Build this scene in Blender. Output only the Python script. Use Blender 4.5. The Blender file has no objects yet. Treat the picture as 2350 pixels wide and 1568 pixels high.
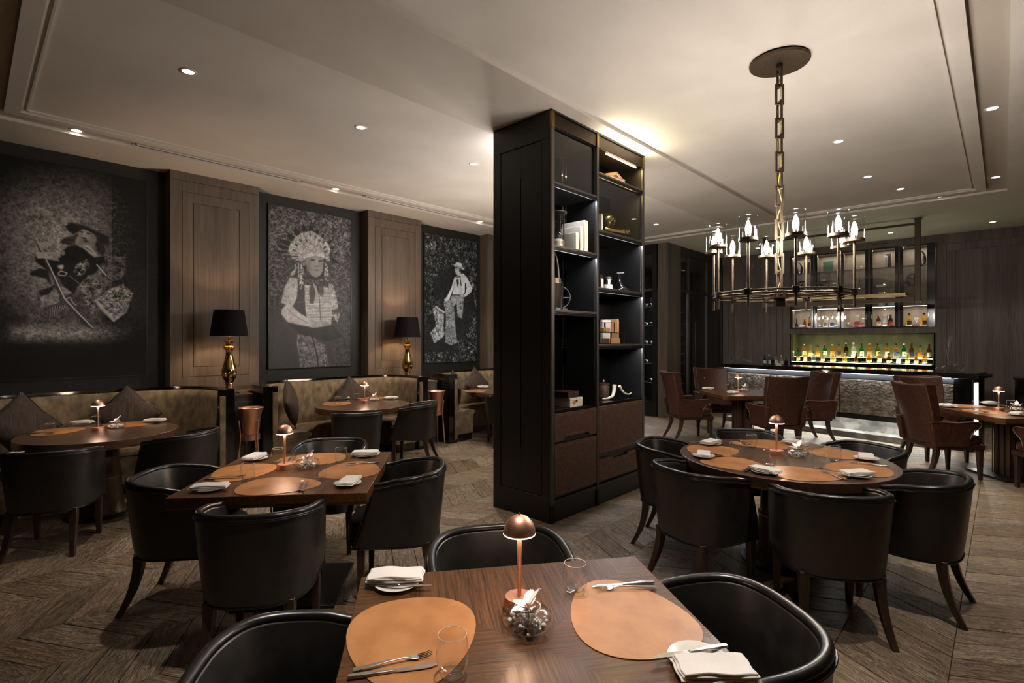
import bpy, bmesh, math, random
import numpy as np
from mathutils import Vector, Matrix
random.seed(7)
PI = math.pi
C = bpy.context.scene.collection
# ------------------------------------------------------------------ camera, light, exposure
FPX, EYE, HORZ, CXP = 1190.0, 1.6, 780.0, 1175.0
YAW = math.radians(43.5)                 # view direction, measured from the room's long axis
cd = bpy.data.cameras.new('camera'); cam = bpy.data.objects.new('camera', cd); C.objects.link(cam)
cam.location = (0, 0, EYE); cam.rotation_euler = (PI/2, 0, YAW - PI/2)
cd.sensor_width = 36; cd.lens = 36*FPX/2350; cd.shift_y = -(784-HORZ)/2350; cd.clip_start = .05
bpy.context.scene.camera = cam
sc = bpy.context.scene
sc.view_settings.view_transform = 'Standard'; sc.view_settings.look = 'None'
sc.view_settings.gamma = 1; sc.view_settings.use_curve_mapping = False
sc.view_settings.exposure = 1.0
w = bpy.data.worlds.new('world'); sc.world = w; w.use_nodes = True
w.node_tree.nodes['Background'].inputs[0].default_value = (.9, .75, .6, 1)
w.node_tree.nodes['Background'].inputs[1].default_value = .02
sc.cycles.max_bounces = 8; sc.cycles.diffuse_bounces = 4; sc.cycles.glossy_bounces = 4
sc.cycles.transparent_max_bounces = 24; sc.cycles.caustics_reflective = False; sc.cycles.caustics_refractive = False
sc.cycles.sample_clamp_indirect = 3.0
SPOT_W, BULB_E, MUSH_W, SHADE_W = 80.0, 345.0, 1.0, 14.0
WARM = (1, .76, .54); NEUT = (1, .89, .78)
ZC = 3.6                                  # ceiling height
DOWN = [  # downlights: x, y, z, power factor
 (1.16,4.48,3.63,.8),(2.60,4.46,3.63,.9),(4.04,4.44,3.63,1.0),(5.48,4.44,3.63,1.0),(6.92,4.44,3.63,1.0),(8.36,4.44,3.63,.8),
 (6.15,1.23,3.63,.7),(7.73,1.23,3.63,.8),(8.66,1.01,3.63,.5),
 (.74,6.525,3.63,.55),(3.43,6.525,3.63,.7),(6.08,6.525,3.63,.9),
 (6.20,.075,3.63,.9),(8.85,.075,3.63,.8),(9.50,.66,3.63,.6),
 (11.9,1.54,3.6,.5),(11.9,.75,3.6,0),(12.0,.14,3.6,.5),(11.9,3.9,3.6,.4),
 (1.35,1.25,3.63,1.7),(3.3,.075,3.63,1.3)]
for i, (x, y, z, p) in enumerate(DOWN):
    if p <= 0: continue
    l = bpy.data.lights.new('downlight_beam', 'SPOT'); l.energy = SPOT_W*p; l.color = NEUT
    l.spot_size = math.radians(74); l.spot_blend = .75; l.shadow_soft_size = .035
    o = bpy.data.objects.new('downlight_beam', l); C.objects.link(o); o.location = (x, y, z-.012)

def proj(X, Y, Z):
    d = X*math.cos(YAW)+Y*math.sin(YAW); l = X*math.sin(YAW)-Y*math.cos(YAW)
    return CXP+FPX*l/d, HORZ+FPX*(EYE-Z)/d, d
def at(px, py, z):                        # a measured picture point on the horizontal plane z
    d = (EYE-z)*FPX/(py-HORZ); l = (px-CXP)/FPX*d
    return (d*math.cos(YAW)+l*math.sin(YAW), d*math.sin(YAW)-l*math.cos(YAW))
def on_y(px, Y):                          # a measured column on a wall of constant y -> x, depth
    r = (px-CXP)/FPX; d = Y/(math.sin(YAW)-r*math.cos(YAW)); return d*(math.cos(YAW)+r*math.sin(YAW)), d
def on_x(px, X):
    r = (px-CXP)/FPX; d = X/(math.cos(YAW)+r*math.sin(YAW)); return d*(math.sin(YAW)-r*math.cos(YAW)), d

# ------------------------------------------------------------------ materials
def mat(name):
    m = bpy.data.materials.new(name); m.use_nodes = True; return m, m.node_tree, m.node_tree.nodes['Principled BSDF']
def setp(b, **k):
    for a, v in k.items(): b.inputs[a.replace('_', ' ')].default_value = v
def simple(name, col, rough=.5, metal=0., coat=0., spec=.5, **k):
    m, nt, b = mat(name); b.inputs['Base Color'].default_value = (*col, 1)
    b.inputs['Roughness'].default_value = rough; b.inputs['Metallic'].default_value = metal
    b.inputs['Coat Weight'].default_value = coat; b.inputs['Specular IOR Level'].default_value = spec
    for a, v in k.items(): b.inputs[a].default_value = v
    return m
def N(nt, t, **k):
    n = nt.nodes.new(t)
    for a, v in k.items():
        if a in n.inputs: n.inputs[a].default_value = v
        else: setattr(n, a, v)
    return n
def ramp(nt, fac, stops):
    r = nt.nodes.new('ShaderNodeValToRGB'); e = r.color_ramp.elements
    e[0].position, e[0].color = stops[0][0], (*stops[0][1], 1); e[1].position, e[1].color = stops[-1][0], (*stops[-1][1], 1)
    for p, c in stops[1:-1]: x = e.new(p); x.color = (*c, 1)
    nt.links.new(fac, r.inputs[0]); return r.outputs[0]
def bump(nt, b, h, strength=.3, dist=.002):
    n = nt.nodes.new('ShaderNodeBump'); n.inputs['Strength'].default_value = strength; n.inputs['Distance'].default_value = dist
    nt.links.new(h, n.inputs['Height']); nt.links.new(n.outputs[0], b.inputs['Normal']); return n
def coords(nt, scale=(1,1,1), rnd=False, kind='Object'):
    tc = nt.nodes.new('ShaderNodeTexCoord'); mp = nt.nodes.new('ShaderNodeMapping'); mp.inputs['Scale'].default_value = scale
    nt.links.new(tc.outputs[kind], mp.inputs[0])
    if rnd:
        oi = nt.nodes.new('ShaderNodeObjectInfo'); mu = N(nt, 'ShaderNodeMath', operation='MULTIPLY'); mu.inputs[1].default_value = 37
        nt.links.new(oi.outputs['Random'], mu.inputs[0]); nt.links.new(mu.outputs[0], mp.inputs['Location'])
    return mp.outputs[0]
def noise_mat(name, c1, c2, scale=(8,8,8), nscale=4, rough=.5, bstr=.2, bdist=.002, detail=6, metal=0, coat=0, lo=.35, hi=.65, sheen=0, bscale=None, rrange=None, rnd=True, spec=.5):
    m, nt, b = mat(name); v = coords(nt, scale, rnd)
    n = N(nt, 'ShaderNodeTexNoise', Scale=nscale, Detail=detail); nt.links.new(v, n.inputs['Vector'])
    nt.links.new(ramp(nt, n.outputs[0], [(lo, c1), (hi, c2)]), b.inputs['Base Color'])
    b.inputs['Roughness'].default_value = rough; b.inputs['Metallic'].default_value = metal; b.inputs['Coat Weight'].default_value = coat
    b.inputs['Specular IOR Level'].default_value = spec
    if sheen: b.inputs['Sheen Weight'].default_value = sheen; b.inputs['Sheen Roughness'].default_value = .4; b.inputs['Sheen Tint'].default_value = (*c2, 1)
    if rrange:
        mr = N(nt, 'ShaderNodeMapRange'); mr.inputs['To Min'].default_value, mr.inputs['To Max'].default_value = rrange
        nt.links.new(n.outputs[0], mr.inputs['Value']); nt.links.new(mr.outputs[0], b.inputs['Roughness'])
    if bstr:
        if bscale:
            n2 = N(nt, 'ShaderNodeTexNoise', Scale=bscale, Detail=3); nt.links.new(v, n2.inputs['Vector']); bump(nt, b, n2.outputs[0], bstr, bdist)
        else: bump(nt, b, n.outputs[0], bstr, bdist)
    return m
def wood_mat(name, dark, light, grain=(2, 2, .12), scale=14, rough=.45, bstr=.25, coat=0, sector=False, ringy=0.0, broad=.45, spec=.5):
    """grain runs along the axis with the small factor"""
    m, nt, b = mat(name); v = coords(nt, grain, True)
    if sector:                           # quarter matched veneer: grain turns by quadrant
        tc = nt.nodes.new('ShaderNodeTexCoord'); sx = nt.nodes.new('ShaderNodeSeparateXYZ'); nt.links.new(tc.outputs['Object'], sx.inputs[0])
        ax = N(nt, 'ShaderNodeMath', operation='ABSOLUTE'); ay = N(nt, 'ShaderNodeMath', operation='ABSOLUTE')
        nt.links.new(sx.outputs[0], ax.inputs[0]); nt.links.new(sx.outputs[1], ay.inputs[0])
        gt = N(nt, 'ShaderNodeMath', operation='GREATER_THAN'); nt.links.new(ax.outputs[0], gt.inputs[0]); nt.links.new(ay.outputs[0], gt.inputs[1])
        va, vb = nt.nodes.new('ShaderNodeMapping'), nt.nodes.new('ShaderNodeMapping')
        va.inputs['Scale'].default_value = (3.4, .09, 2); vb.inputs['Scale'].default_value = (.09, 3.4, 2)
        mx = N(nt, 'ShaderNodeMix', data_type='VECTOR')
        nt.links.new(tc.outputs['Object'], va.inputs[0]); nt.links.new(tc.outputs['Object'], vb.inputs[0])
        nt.links.new(gt.outputs[0], mx.inputs[0]); nt.links.new(va.outputs[0], mx.inputs[4]); nt.links.new(vb.outputs[0], mx.inputs[5]); v = mx.outputs[1]
    n = N(nt, 'ShaderNodeTexNoise', Scale=scale, Detail=8, Roughness=.62, Distortion=.6 if not ringy else ringy); nt.links.new(v, n.inputs['Vector'])
    n2 = N(nt, 'ShaderNodeTexNoise', Scale=scale*.22, Detail=3, Distortion=1.2); nt.links.new(v, n2.inputs['Vector'])
    mm = N(nt, 'ShaderNodeMath', operation='MULTIPLY_ADD'); mm.inputs[1].default_value = 1-broad
    nt.links.new(n.outputs[0], mm.inputs[0])
    m3 = N(nt, 'ShaderNodeMath', operation='MULTIPLY'); m3.inputs[1].default_value = broad; b.inputs['Specular IOR Level'].default_value = spec; nt.links.new(n2.outputs[0], m3.inputs[0]); nt.links.new(m3.outputs[0], mm.inputs[2])
    nt.links.new(ramp(nt, mm.outputs[0], [(.36, dark), (.5, tuple((a+c)/2 for a, c in zip(dark, light))), (.64, light)]), b.inputs['Base Color'])
    b.inputs['Roughness'].default_value = rough; b.inputs['Coat Weight'].default_value = coat; b.inputs['Coat Roughness'].default_value = .16
    bump(nt, b, mm.outputs[0], bstr, .002); return m
def emit(name, col, s):
    m = bpy.data.materials.new(name); m.use_nodes = True; nt = m.node_tree; nt.nodes.clear()
    e = N(nt, 'ShaderNodeEmission', Strength=s); e.inputs[0].default_value = (*col, 1); o = nt.nodes.new('ShaderNodeOutputMaterial')
    nt.links.new(e.outputs[0], o.inputs[0]); return m
def glass_mat(name, tint=(1,1,1), ior=1.5, rough=.02, gain=1.0):
    """thin-walled glass: fresnel reflection over a clear tinted sheet"""
    m = bpy.data.materials.new(name); m.use_nodes = True; nt = m.node_tree; nt.nodes.clear()
    t = nt.nodes.new('ShaderNodeBsdfTransparent'); t.inputs[0].default_value = (*tint, 1)
    g = nt.nodes.new('ShaderNodeBsdfGlossy'); g.inputs['Roughness'].default_value = rough
    ge = nt.nodes.new('ShaderNodeNewGeometry'); io = N(nt, 'ShaderNodeMath', operation='MULTIPLY_ADD'); io.inputs[1].default_value = 1/ior-ior; io.inputs[2].default_value = ior
    nt.links.new(ge.outputs['Backfacing'], io.inputs[0]); f = N(nt, 'ShaderNodeFresnel'); nt.links.new(io.outputs[0], f.inputs['IOR']); mu = N(nt, 'ShaderNodeMath', operation='MULTIPLY', use_clamp=True); mu.inputs[1].default_value = gain
    mx = nt.nodes.new('ShaderNodeMixShader'); o = nt.nodes.new('ShaderNodeOutputMaterial')
    nt.links.new(f.outputs[0], mu.inputs[0]); nt.links.new(mu.outputs[0], mx.inputs[0])
    nt.links.new(t.outputs[0], mx.inputs[1]); nt.links.new(g.outputs[0], mx.inputs[2]); nt.links.new(mx.outputs[0], o.inputs[0]); return m
M = {}
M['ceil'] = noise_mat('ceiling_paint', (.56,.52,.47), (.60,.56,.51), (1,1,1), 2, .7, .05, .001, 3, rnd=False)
M['beam'] = noise_mat('ceiling_beam_shaded', (.46,.42,.37), (.50,.46,.41), (1,1,1), 2, .7, .05, .001, 3, rnd=False)  # the beam's shade is put into a darker base colour than the fields
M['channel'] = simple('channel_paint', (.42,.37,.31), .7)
M['wallwood'] = wood_mat('wall_oak_veneer', (.062,.044,.031), (.135,.098,.070), (3,3,.10), 9, .5, .2, ringy=1.5)
M['barwood'] = wood_mat('bar_oak_veneer', (.045,.034,.026), (.135,.105,.082), (3,3,.10), 9, .5, .25, ringy=2.0)
M['darkwall'] = noise_mat('dark_wall_covering', (.0055,.005,.005), (.008,.0075,.007), (3,3,3), 6, .55, .05, .001, rnd=False)
M['table'] = wood_mat('table_veneer', (.024,.0075,.002), (.145,.058,.015), (2,2,.1), 44, .42, .8, .10, broad=.22, spec=.3, sector=True)
M['tabledark'] = wood_mat('table_edge_wood', (.030,.013,.008), (.075,.034,.019), (2,2,.1), 20, .35, .15, .3)
M['legwood'] = wood_mat('leg_wood', (.018,.009,.006), (.052,.026,.016), (4,4,.2), 18, .4, .12, .2)
M['blk'] = noise_mat('black_chair_leather', (.0125,.011,.0105), (.020,.0175,.016), (6,6,6), 3, .36, .25, .0004, bscale=170, rrange=(.30,.44), spec=.65)
M['brown'] = noise_mat('brown_chair_leather', (.024,.0075,.0038), (.062,.020,.0105), (5,5,5), 7, .40, .4, .001, bscale=60, rrange=(.34,.5))
M['blkrim'] = noise_mat('black_leather_rim', (.006,.0055,.0055), (.009,.008,.008), (6,6,6), 3, .28, .2, .0004, bscale=150)
M['piping'] = simple('black_leather_piping', (.010,.009,.009), .28)
M['brownpipe'] = simple('brown_leather_piping', (.11,.05,.03), .4)
M['velvet'] = noise_mat('mottled_velvet', (.085,.060,.032), (.255,.182,.102), (4,4,2.2), 4, .75, .35, .004, 10, lo=.30, hi=.74, sheen=.4)
M['cushion'] = noise_mat('cushion_cloth', (.022,.014,.010), (.060,.038,.027), (30,30,2), 3, .8, .3, .001, 5)
M['gloss'] = simple('black_lacquer', (.004,.004,.004), .12, coat=.3)
M['cabinet'] = noise_mat('black_stained_oak', (.0042,.0040,.0041), (.0070,.0066,.0067), (20,20,1), 6, .42, .15, .001)
M['backgloss'] = simple('smoked_mirror_glass', (.0015,.0015,.0018), .03, spec=.75)
M['hide'] = noise_mat('distressed_brown_leather', (.034,.015,.009), (.098,.042,.024), (5,5,5), 6, .5, .35, .001, 10, lo=.3, hi=.72)
M['stitch'] = simple('pale_thread', (.25,.17,.11), .6)
M['bronze'] = noise_mat('brushed_bronze', (.072,.053,.037), (.135,.100,.070), (14,14,2), 9, .50, .1, .0006, metal=1)
M['darkbronze'] = simple('dark_bronze', (.045,.034,.026), .42, 1.)
M['gunmetal'] = simple('gunmetal_trim', (.10,.09,.085), .42, .8)
M['trimbrass'] = simple('aged_brass_trim', (.22,.14,.065), .35, 1.)
M['gold'] = simple('polished_gold', (.72,.48,.16), .12, 1.)
M['copper'] = noise_mat('brushed_copper', (.74,.38,.25), (.92,.54,.39), (2,2,60), 6, .42, .03, .0004, metal=1)
M['steel'] = simple('polished_steel', (.62,.60,.58), .16, 1.)
M['white'] = noise_mat('white_linen', (.74,.71,.68), (.80,.77,.74), (60,60,60), 4, .85, .15, .0006)
M['china'] = simple('white_china', (.78,.76,.73), .15, coat=.5)
M['mat'] = noise_mat('tan_leather', (.36,.145,.046), (.48,.215,.078), (3,3,3), 3, .42, .45, .0012, 8, bscale=62, rrange=(.34,.46))
M['petal'] = simple('white_petal', (.82,.74,.76), .5, **{'Subsurface Weight': .1})
M['lip'] = noise_mat('orchid_lip', (.35,.02,.06), (.8,.65,.2), (60,60,60), 6, .5, .1)
M['glass'] = glass_mat('clear_glass', (.985,.99,.99), 1.5, .012, 1.5)
M['pane'] = glass_mat('pane_glass', (.90,.92,.93), 1.45, .01, 1.0)
M['darkpane'] = glass_mat('smoked_pane_glass', (.62,.63,.66), 1.5, .01, 1.0)
M['water'] = glass_mat('thick_clear_glass', (.97,.98,.985), 1.5, .015, 1.8)
def real_glass(name, col, ior, rough=.0):
    m, nt, b = mat(name); b.inputs['Base Color'].default_value = (*col, 1); b.inputs['Transmission Weight'].default_value = 1; b.inputs['IOR'].default_value = ior; b.inputs['Roughness'].default_value = rough; return m
M['solid'] = real_glass('solid_clear_glass', (.98,.99,1), 1.45)
M['shade'] = simple('aubergine_silk_shade', (.005,.0025,.004), .8, spec=.2)
M['shadein'] = simple('shade_lining', (.45,.30,.14), .6)
M['marble'] = noise_mat('black_marble', (.004,.004,.0045), (.012,.011,.010), (1,1,1), 3, .08, 0, coat=.2, rnd=False)
M['stone'] = noise_mat('rough_bronze_panel', (.09,.072,.055), (.26,.215,.17), (3,3,3), 4, .45, 1.0, .03, 12, metal=.35, bscale=9, rnd=True)
M['veined'] = noise_mat('veined_stone', (.15,.15,.145), (.30,.30,.29), (1,1,1), 4, .25, 0, detail=12, lo=.44, hi=.56, rnd=False)
M['satin'] = simple('satin_dark_steel', (.05,.054,.062), .5, .7)
M['green'] = noise_mat('olive_gold_leaf', (.050,.052,.020), (.085,.086,.036), (2,2,2), 3, .5, .15, .002, rnd=False)
M['taupe'] = noise_mat('taupe_cabinet_lining', (.15,.115,.085), (.21,.165,.125), (3,3,.5), 4, .6, .05)
M['paper'] = simple('cream_book_cloth', (.66,.59,.50), .7)
M['tan'] = simple('tan_wood', (.40,.20,.09), .5)
M['ivory'] = noise_mat('ivory', (.62,.53,.38), (.75,.68,.54), (6,6,6), 3, .35, .05)
M['basemetal'] = simple('black_metal', (.006,.006,.006), .35)
M['bulb'] = emit('bulb_glow', (1, .90, .80), BULB_E)
M['spotglow'] = emit('downlight_glow', (1, .93, .84), 9)
M['spotoff'] = simple('downlight_dim_lens', (.5,.5,.5), .3)
M['ring'] = emit('lamp_ring_glow', (1, .82, .66), 14)
M['ledwhite'] = emit('led_cool', (.92, .95, 1), 9)
M['ledstrip'] = emit('led_under_bar', (1, .97, .84), 5)
M['ledgreen'] = emit('led_shelf_edge', (.92, 1, .62), 4)
M['ledwarm'] = emit('led_warm', (1, .78, .38), 30)
M['ledcab'] = emit('led_cabinet', (1, .86, .68), 4)
def plank_mat():
    m, nt, b = mat('weathered_oak_plank')
    tc = nt.nodes.new('ShaderNodeTexCoord'); oi = nt.nodes.new('ShaderNodeObjectInfo'); ge = nt.nodes.new('ShaderNodeNewGeometry')
    ad = N(nt, 'ShaderNodeMath', operation='ADD'); nt.links.new(oi.outputs['Random'], ad.inputs[0]); nt.links.new(ge.outputs['Random Per Island'], ad.inputs[1])
    fr = N(nt, 'ShaderNodeMath', operation='FRACT'); nt.links.new(ad.outputs[0], fr.inputs[0]); r = fr.outputs[0]
    mu = N(nt, 'ShaderNodeMath', operation='MULTIPLY'); mu.inputs[1].default_value = 61; nt.links.new(r, mu.inputs[0])
    mp = nt.nodes.new('ShaderNodeMapping'); mp.inputs['Scale'].default_value = (1.1, 9, 9); nt.links.new(tc.outputs['Object'], mp.inputs[0]); nt.links.new(mu.outputs[0], mp.inputs['Location'])
    n1 = N(nt, 'ShaderNodeTexNoise', Scale=2.2, Detail=3, Distortion=2.4); nt.links.new(mp.outputs[0], n1.inputs['Vector'])
    rg = N(nt, 'ShaderNodeMath', operation='MULTIPLY'); rg.inputs[1].default_value = 55; nt.links.new(n1.outputs[0], rg.inputs[0])
    sn = N(nt, 'ShaderNodeMath', operation='SINE'); nt.links.new(rg.outputs[0], sn.inputs[0])
    n2 = N(nt, 'ShaderNodeTexNoise', Scale=7, Detail=9, Roughness=.7); nt.links.new(mp.outputs[0], n2.inputs['Vector'])
    ma = N(nt, 'ShaderNodeMath', operation='MULTIPLY_ADD'); ma.inputs[1].default_value = .16; nt.links.new(sn.outputs[0], ma.inputs[0]); nt.links.new(n2.outputs[0], ma.inputs[2])
    c1 = ramp(nt, ma.outputs[0], [(.22, (.050,.036,.025)), (.48, (.17,.130,.095)), (.78, (.42,.35,.275))])
    tn = ramp(nt, r, [(0, (.62,.52,.43)), (.25, (1.0,.93,.84)), (.5, (.78,.70,.60)), (.75, (1.15,1.1,1.0)), (1, (.85,.68,.5))])
    mx = N(nt, 'ShaderNodeMix', data_type='RGBA', blend_type='MULTIPLY'); mx.inputs[0].default_value = 1
    nt.links.new(c1, mx.inputs[6]); nt.links.new(tn, mx.inputs[7]); nt.links.new(mx.outputs[2], b.inputs['Base Color'])
    b.inputs['Roughness'].default_value = .45; bump(nt, b, ma.outputs[0], .55, .004); return m
M['plank'] = plank_mat()
M['joint'] = simple('floor_joint', (.012,.010,.008), .8)

# ------------------------------------------------------------------ mesh helpers
class MB:
    def __init__(s): s.v = []; s.f = []
    def add(s, vs, fs):
        n = len(s.v); s.v += [tuple(p) for p in vs]; s.f += [tuple(i+n for i in f) for f in fs]; return s
    def box(s, x0, x1, y0, y1, z0, z1, T=None):
        vs = [(x, y, z) for z in (z0, z1) for x, y in ((x0,y0),(x1,y0),(x1,y1),(x0,y1))]
        if T: vs = [tuple(T @ Vector(p)) for p in vs]
        return s.add(vs, [(3,2,1,0),(4,5,6,7),(0,1,5,4),(1,2,6,5),(2,3,7,6),(3,0,4,7)])
    def prism(s, poly, z0, z1, T=None):   # poly ccw in xy
        n = len(poly); vs = [(x,y,z0) for x,y in poly]+[(x,y,z1) for x,y in poly]
        if T: vs = [tuple(T @ Vector(p)) for p in vs]
        return s.add(vs, [tuple(range(n-1,-1,-1)), tuple(range(n,2*n))]+[(i,(i+1)%n,(i+1)%n+n,i+n) for i in range(n)])
    def lathe(s, prof, n=24, c=(0,0,0), cap=True, T=None):
        k = len(prof); vs = []
        for r, z in prof:
            for i in range(n): a = 2*PI*i/n; vs.append((c[0]+r*math.cos(a), c[1]+r*math.sin(a), c[2]+z))
        if T: vs = [tuple(T @ Vector(p)) for p in vs]
        fs = [(j*n+i, j*n+(i+1)%n, (j+1)*n+(i+1)%n, (j+1)*n+i) for j in range(k-1) for i in range(n)]
        if cap and prof[0][0] > 1e-6: fs.append(tuple(range(n-1,-1,-1)))
        if cap and prof[-1][0] > 1e-6: fs.append(tuple((k-1)*n+i for i in range(n)))
        return s.add(vs, fs)
    def tube(s, pts, r, n=8, closed=False, cap=True, flat=None):
        P = [Vector(p) for p in pts]; k = len(P); vs = []; R = r if isinstance(r, (list, tuple)) else [r]*k
        up = Vector((0,0,1)); prev = None
        for i in range(k):
            t = (P[(i+1)%k]-P[i-1]) if closed else (P[min(i+1,k-1)]-P[max(i-1,0)])
            t.normalize()
            if prev is None: a = t.cross(up if abs(t.z) < .9 else Vector((1,0,0)))
            else: a = prev - t*prev.dot(t)
            a.normalize(); prev = a; b = t.cross(a)
            for j in range(n):
                q = 2*PI*(j+.5)/n if flat else 2*PI*j/n
                vs.append(P[i]+a*R[i]*math.cos(q)+b*R[i]*math.sin(q))
        fs = []
        for i in range(k if closed else k-1):
            for j in range(n): fs.append((i*n+j, i*n+(j+1)%n, ((i+1)%k)*n+(j+1)%n, ((i+1)%k)*n+j))
        if not closed and cap: fs += [tuple(range(n-1,-1,-1)), tuple((k-1)*n+j for j in range(n))]
        return s.add(vs, fs)
    def loft(s, rows, closed=False, capends=True):   # rows of equal length; each row is a closed ring
        n = len(rows[0]); k = len(rows); vs = [p for r in rows for p in r]; fs = []
        for i in range(k if closed else k-1):
            for j in range(n): fs.append((i*n+j, i*n+(j+1)%n, ((i+1)%k)*n+(j+1)%n, ((i+1)%k)*n+j))
        if not closed and capends: fs += [tuple(range(n-1,-1,-1)), tuple((k-1)*n+j for j in range(n))]
        return s.add(vs, fs)
    def mesh(s, name, m, smooth=35):
        me = bpy.data.meshes.new(name); me.from_pydata(s.v, [], s.f); me.update()
        bm = bmesh.new(); bm.from_mesh(me); bmesh.ops.recalc_face_normals(bm, faces=bm.faces); bm.to_mesh(me); bm.free()
        me.materials.append(m)
        if smooth:
            me.polygons.foreach_set('use_smooth', [True]*len(me.polygons)); me.set_sharp_from_angle(angle=math.radians(smooth))
        return me
    def build(s, name, m, parent=None, bevel=0, seg=2, smooth=35, sub=0):
        o = bpy.data.objects.new(name, s.mesh(name, m, smooth)); C.objects.link(o)
        if parent: o.parent = parent
        if bevel:
            b = o.modifiers.new('bevel', 'BEVEL'); b.width = bevel; b.segments = seg; b.limit_method = 'ANGLE'; b.angle_limit = math.radians(40)
        if sub: q = o.modifiers.new('sub', 'SUBSURF'); q.levels = sub; q.render_levels = sub
        return o
def tag(o, label=None, cat=None, group=None, kind=None):
    if label: o['label'] = label
    if cat: o['category'] = cat
    if group: o['group'] = group
    if kind: o['kind'] = kind
    return o
def thing(name, label, cat, loc=(0,0,0), rz=0, group=None):
    o = bpy.data.objects.new(name, None); C.objects.link(o); o.location = loc; o.rotation_euler = (0,0,rz); o.empty_display_size = .1
    return tag(o, label, cat, group)
KIDS = {}
def kids(o):
    return [c for c in C.objects if c.parent == o]
def dup(root, loc, rz, label, group=None):
    if root.name not in KIDS: KIDS[root.name] = [(c, kids(c)) for c in kids(root)]
    r = root.copy(); C.objects.link(r); r.location = loc; r.rotation_euler = (0,0,rz); r['label'] = label
    if group: r['group'] = group
    for c, gs in KIDS[root.name]:
        d = c.copy(); C.objects.link(d); d.parent = r
        for g in gs:
            e = g.copy(); C.objects.link(e); e.parent = d
    return r
USED = set()
def place(proto, loc, rz, label, group=None):        # the first time uses the prototype itself
    if proto.name not in USED:
        USED.add(proto.name); proto.location = loc; proto.rotation_euler = (0,0,rz); proto['label'] = label
        if group: proto['group'] = group
        return proto
    return dup(proto, loc, rz, label, group)
def struct(name, mb, m, parent=None, **k):
    o = mb.build(name, m, parent, **k)
    if not parent: o['kind'] = 'structure'
    return o
RZ = lambda a: Matrix.Rotation(a, 4, 'Z')
def TR(x, y, z=0, a=0): return Matrix.Translation((x, y, z)) @ RZ(a)
# ------------------------------------------------------------------ room shell
XL, XR, YF, YB = -2.2, 12.8, -2.6, 7.3
s = MB(); s.box(XL-.2, XR+3, YF-.2, YB+.2, -.12, -.012); floor = struct('floor', s, M['joint'], smooth=0)
# chevron parquet: bands along x, planks at 60 degrees to the band
BW, PP = .457, .19; SK = BW/math.tan(math.radians(60)); G = .0022
def plank_poly(up, g=G):
    q = [(g, g*.6), (PP-g, g*.6), (PP-g+SK, BW-g*.6), (g+SK, BW-g*.6)]
    if not up: q = [(g+SK, g*.6), (PP-g+SK, g*.6), (PP-g, BW-g*.6), (g, BW-g*.6)]
    a = math.radians(60 if up else 120)
    return q, a
def plank_mb(mb, up, ox, oy, dz, rot):     # vertices in a frame whose x runs along the grain
    q, a = plank_poly(up); qi, _ = plank_poly(up, G+.0022)
    R = Matrix.Rotation(-a, 2) if rot else Matrix.Identity(2)
    lo = [R @ Vector((x+ox, y+oy)) for x, y in q]; hi = [R @ Vector((x+ox, y+oy)) for x, y in qi]
    vs = [(p.x, p.y, -.011) for p in lo]+[(p.x, p.y, dz-.0018) for p in lo]+[(p.x, p.y, dz) for p in hi]
    mb.add(vs, [(i, (i+1)%4, (i+1)%4+4, i+4) for i in range(4)]+[(i+4, (i+1)%4+4, (i+1)%4+8, i+8) for i in range(4)]+[(8,9,10,11)])
pm = {}
for up in (True, False):
    s = MB(); plank_mb(s, up, 0, 0, 0, True); pm[up] = s.mesh('plank', M['plank'], 0)
cand = []
for k in range(-7, 16):
    y0 = .19+BW*k; up = (k % 2 == 0)
    if y0 > 7.3 or y0 < -2.7: continue
    for i in range(-14, 75):
        x0 = i*PP + (.07 if k % 4 in (1, 2) else 0)
        cx, cy = x0+(PP+SK)/2, y0+BW/2
        if cx < XL or cx > XR+.6: continue
        d = cx*math.cos(YAW)+cy*math.sin(YAW)
        px, py = (proj(cx, cy, 0)[:2] if d > .6 else (9999, 9999))
        hid = (3.45 < cx < 5.1 and 2.8 < cy < 3.6)
        vis = -60 < px < 2420 and py < 1640 and not hid
        cand.append((0 if vis else 1, d, x0, y0, up))
cand.sort(key=lambda t: (t[0], t[1]))
stuffm = {True: MB(), False: MB()}
for n, (nv, d, x0, y0, up) in enumerate(cand):
    dz = random.uniform(-.0012, .0006)
    if nv == 0 and n < 298:
        o = bpy.data.objects.new('plank', pm[up]); C.objects.link(o); o.parent = floor
        o.location = (x0, y0, dz); o.rotation_euler = (0, 0, math.radians(60 if up else 120))
    else: plank_mb(stuffm[up], up, x0, y0, dz, True)
for up in (True, False):
    o = stuffm[up].build('far_planks', M['plank'], floor, smooth=0); o.rotation_euler = (0,0,math.radians(60 if up else 120)); o['kind'] = 'stuff'
# ceiling: outer soffit, a shallow channel, a moulded raft with two raised fields and a beam between
s = MB(); Z1 = 3.95
RX0, RX1, RY0, RY1 = .23, 9.40, .17, 6.38      # raft edge (outside of the border)
CW = .20
s.box(XL-.2, RX0-CW, YF, YB+.2, ZC, Z1); s.box(RX1+CW, XR+3, YF, YB+.2, ZC, Z1)
s.box(RX0-CW, RX1+CW, YF, RY0-CW, ZC, Z1); s.box(RX0-CW, RX1+CW, RY1+CW, YB+.2, ZC, Z1)
ceiling = struct('ceiling', s, M['ceil'], smooth=0)
s = MB(); s.box(RX0-CW, RX1+CW, RY0-CW, RY1+CW, ZC+.07, Z1); q_ = ZC+.031
for (a_, b_, c_, d_) in ((RX0-CW, RX1+CW, RY0-CW, RY0), (RX0-CW, RX1+CW, RY1, RY1+CW), (RX0-CW, RX0, RY0, RY1), (RX1, RX1+CW, RY0, RY1)): s.box(a_, b_, c_, d_, q_, ZC+.0699)
struct('ceiling_channel', s, M['channel'], ceiling, smooth=0)
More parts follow.
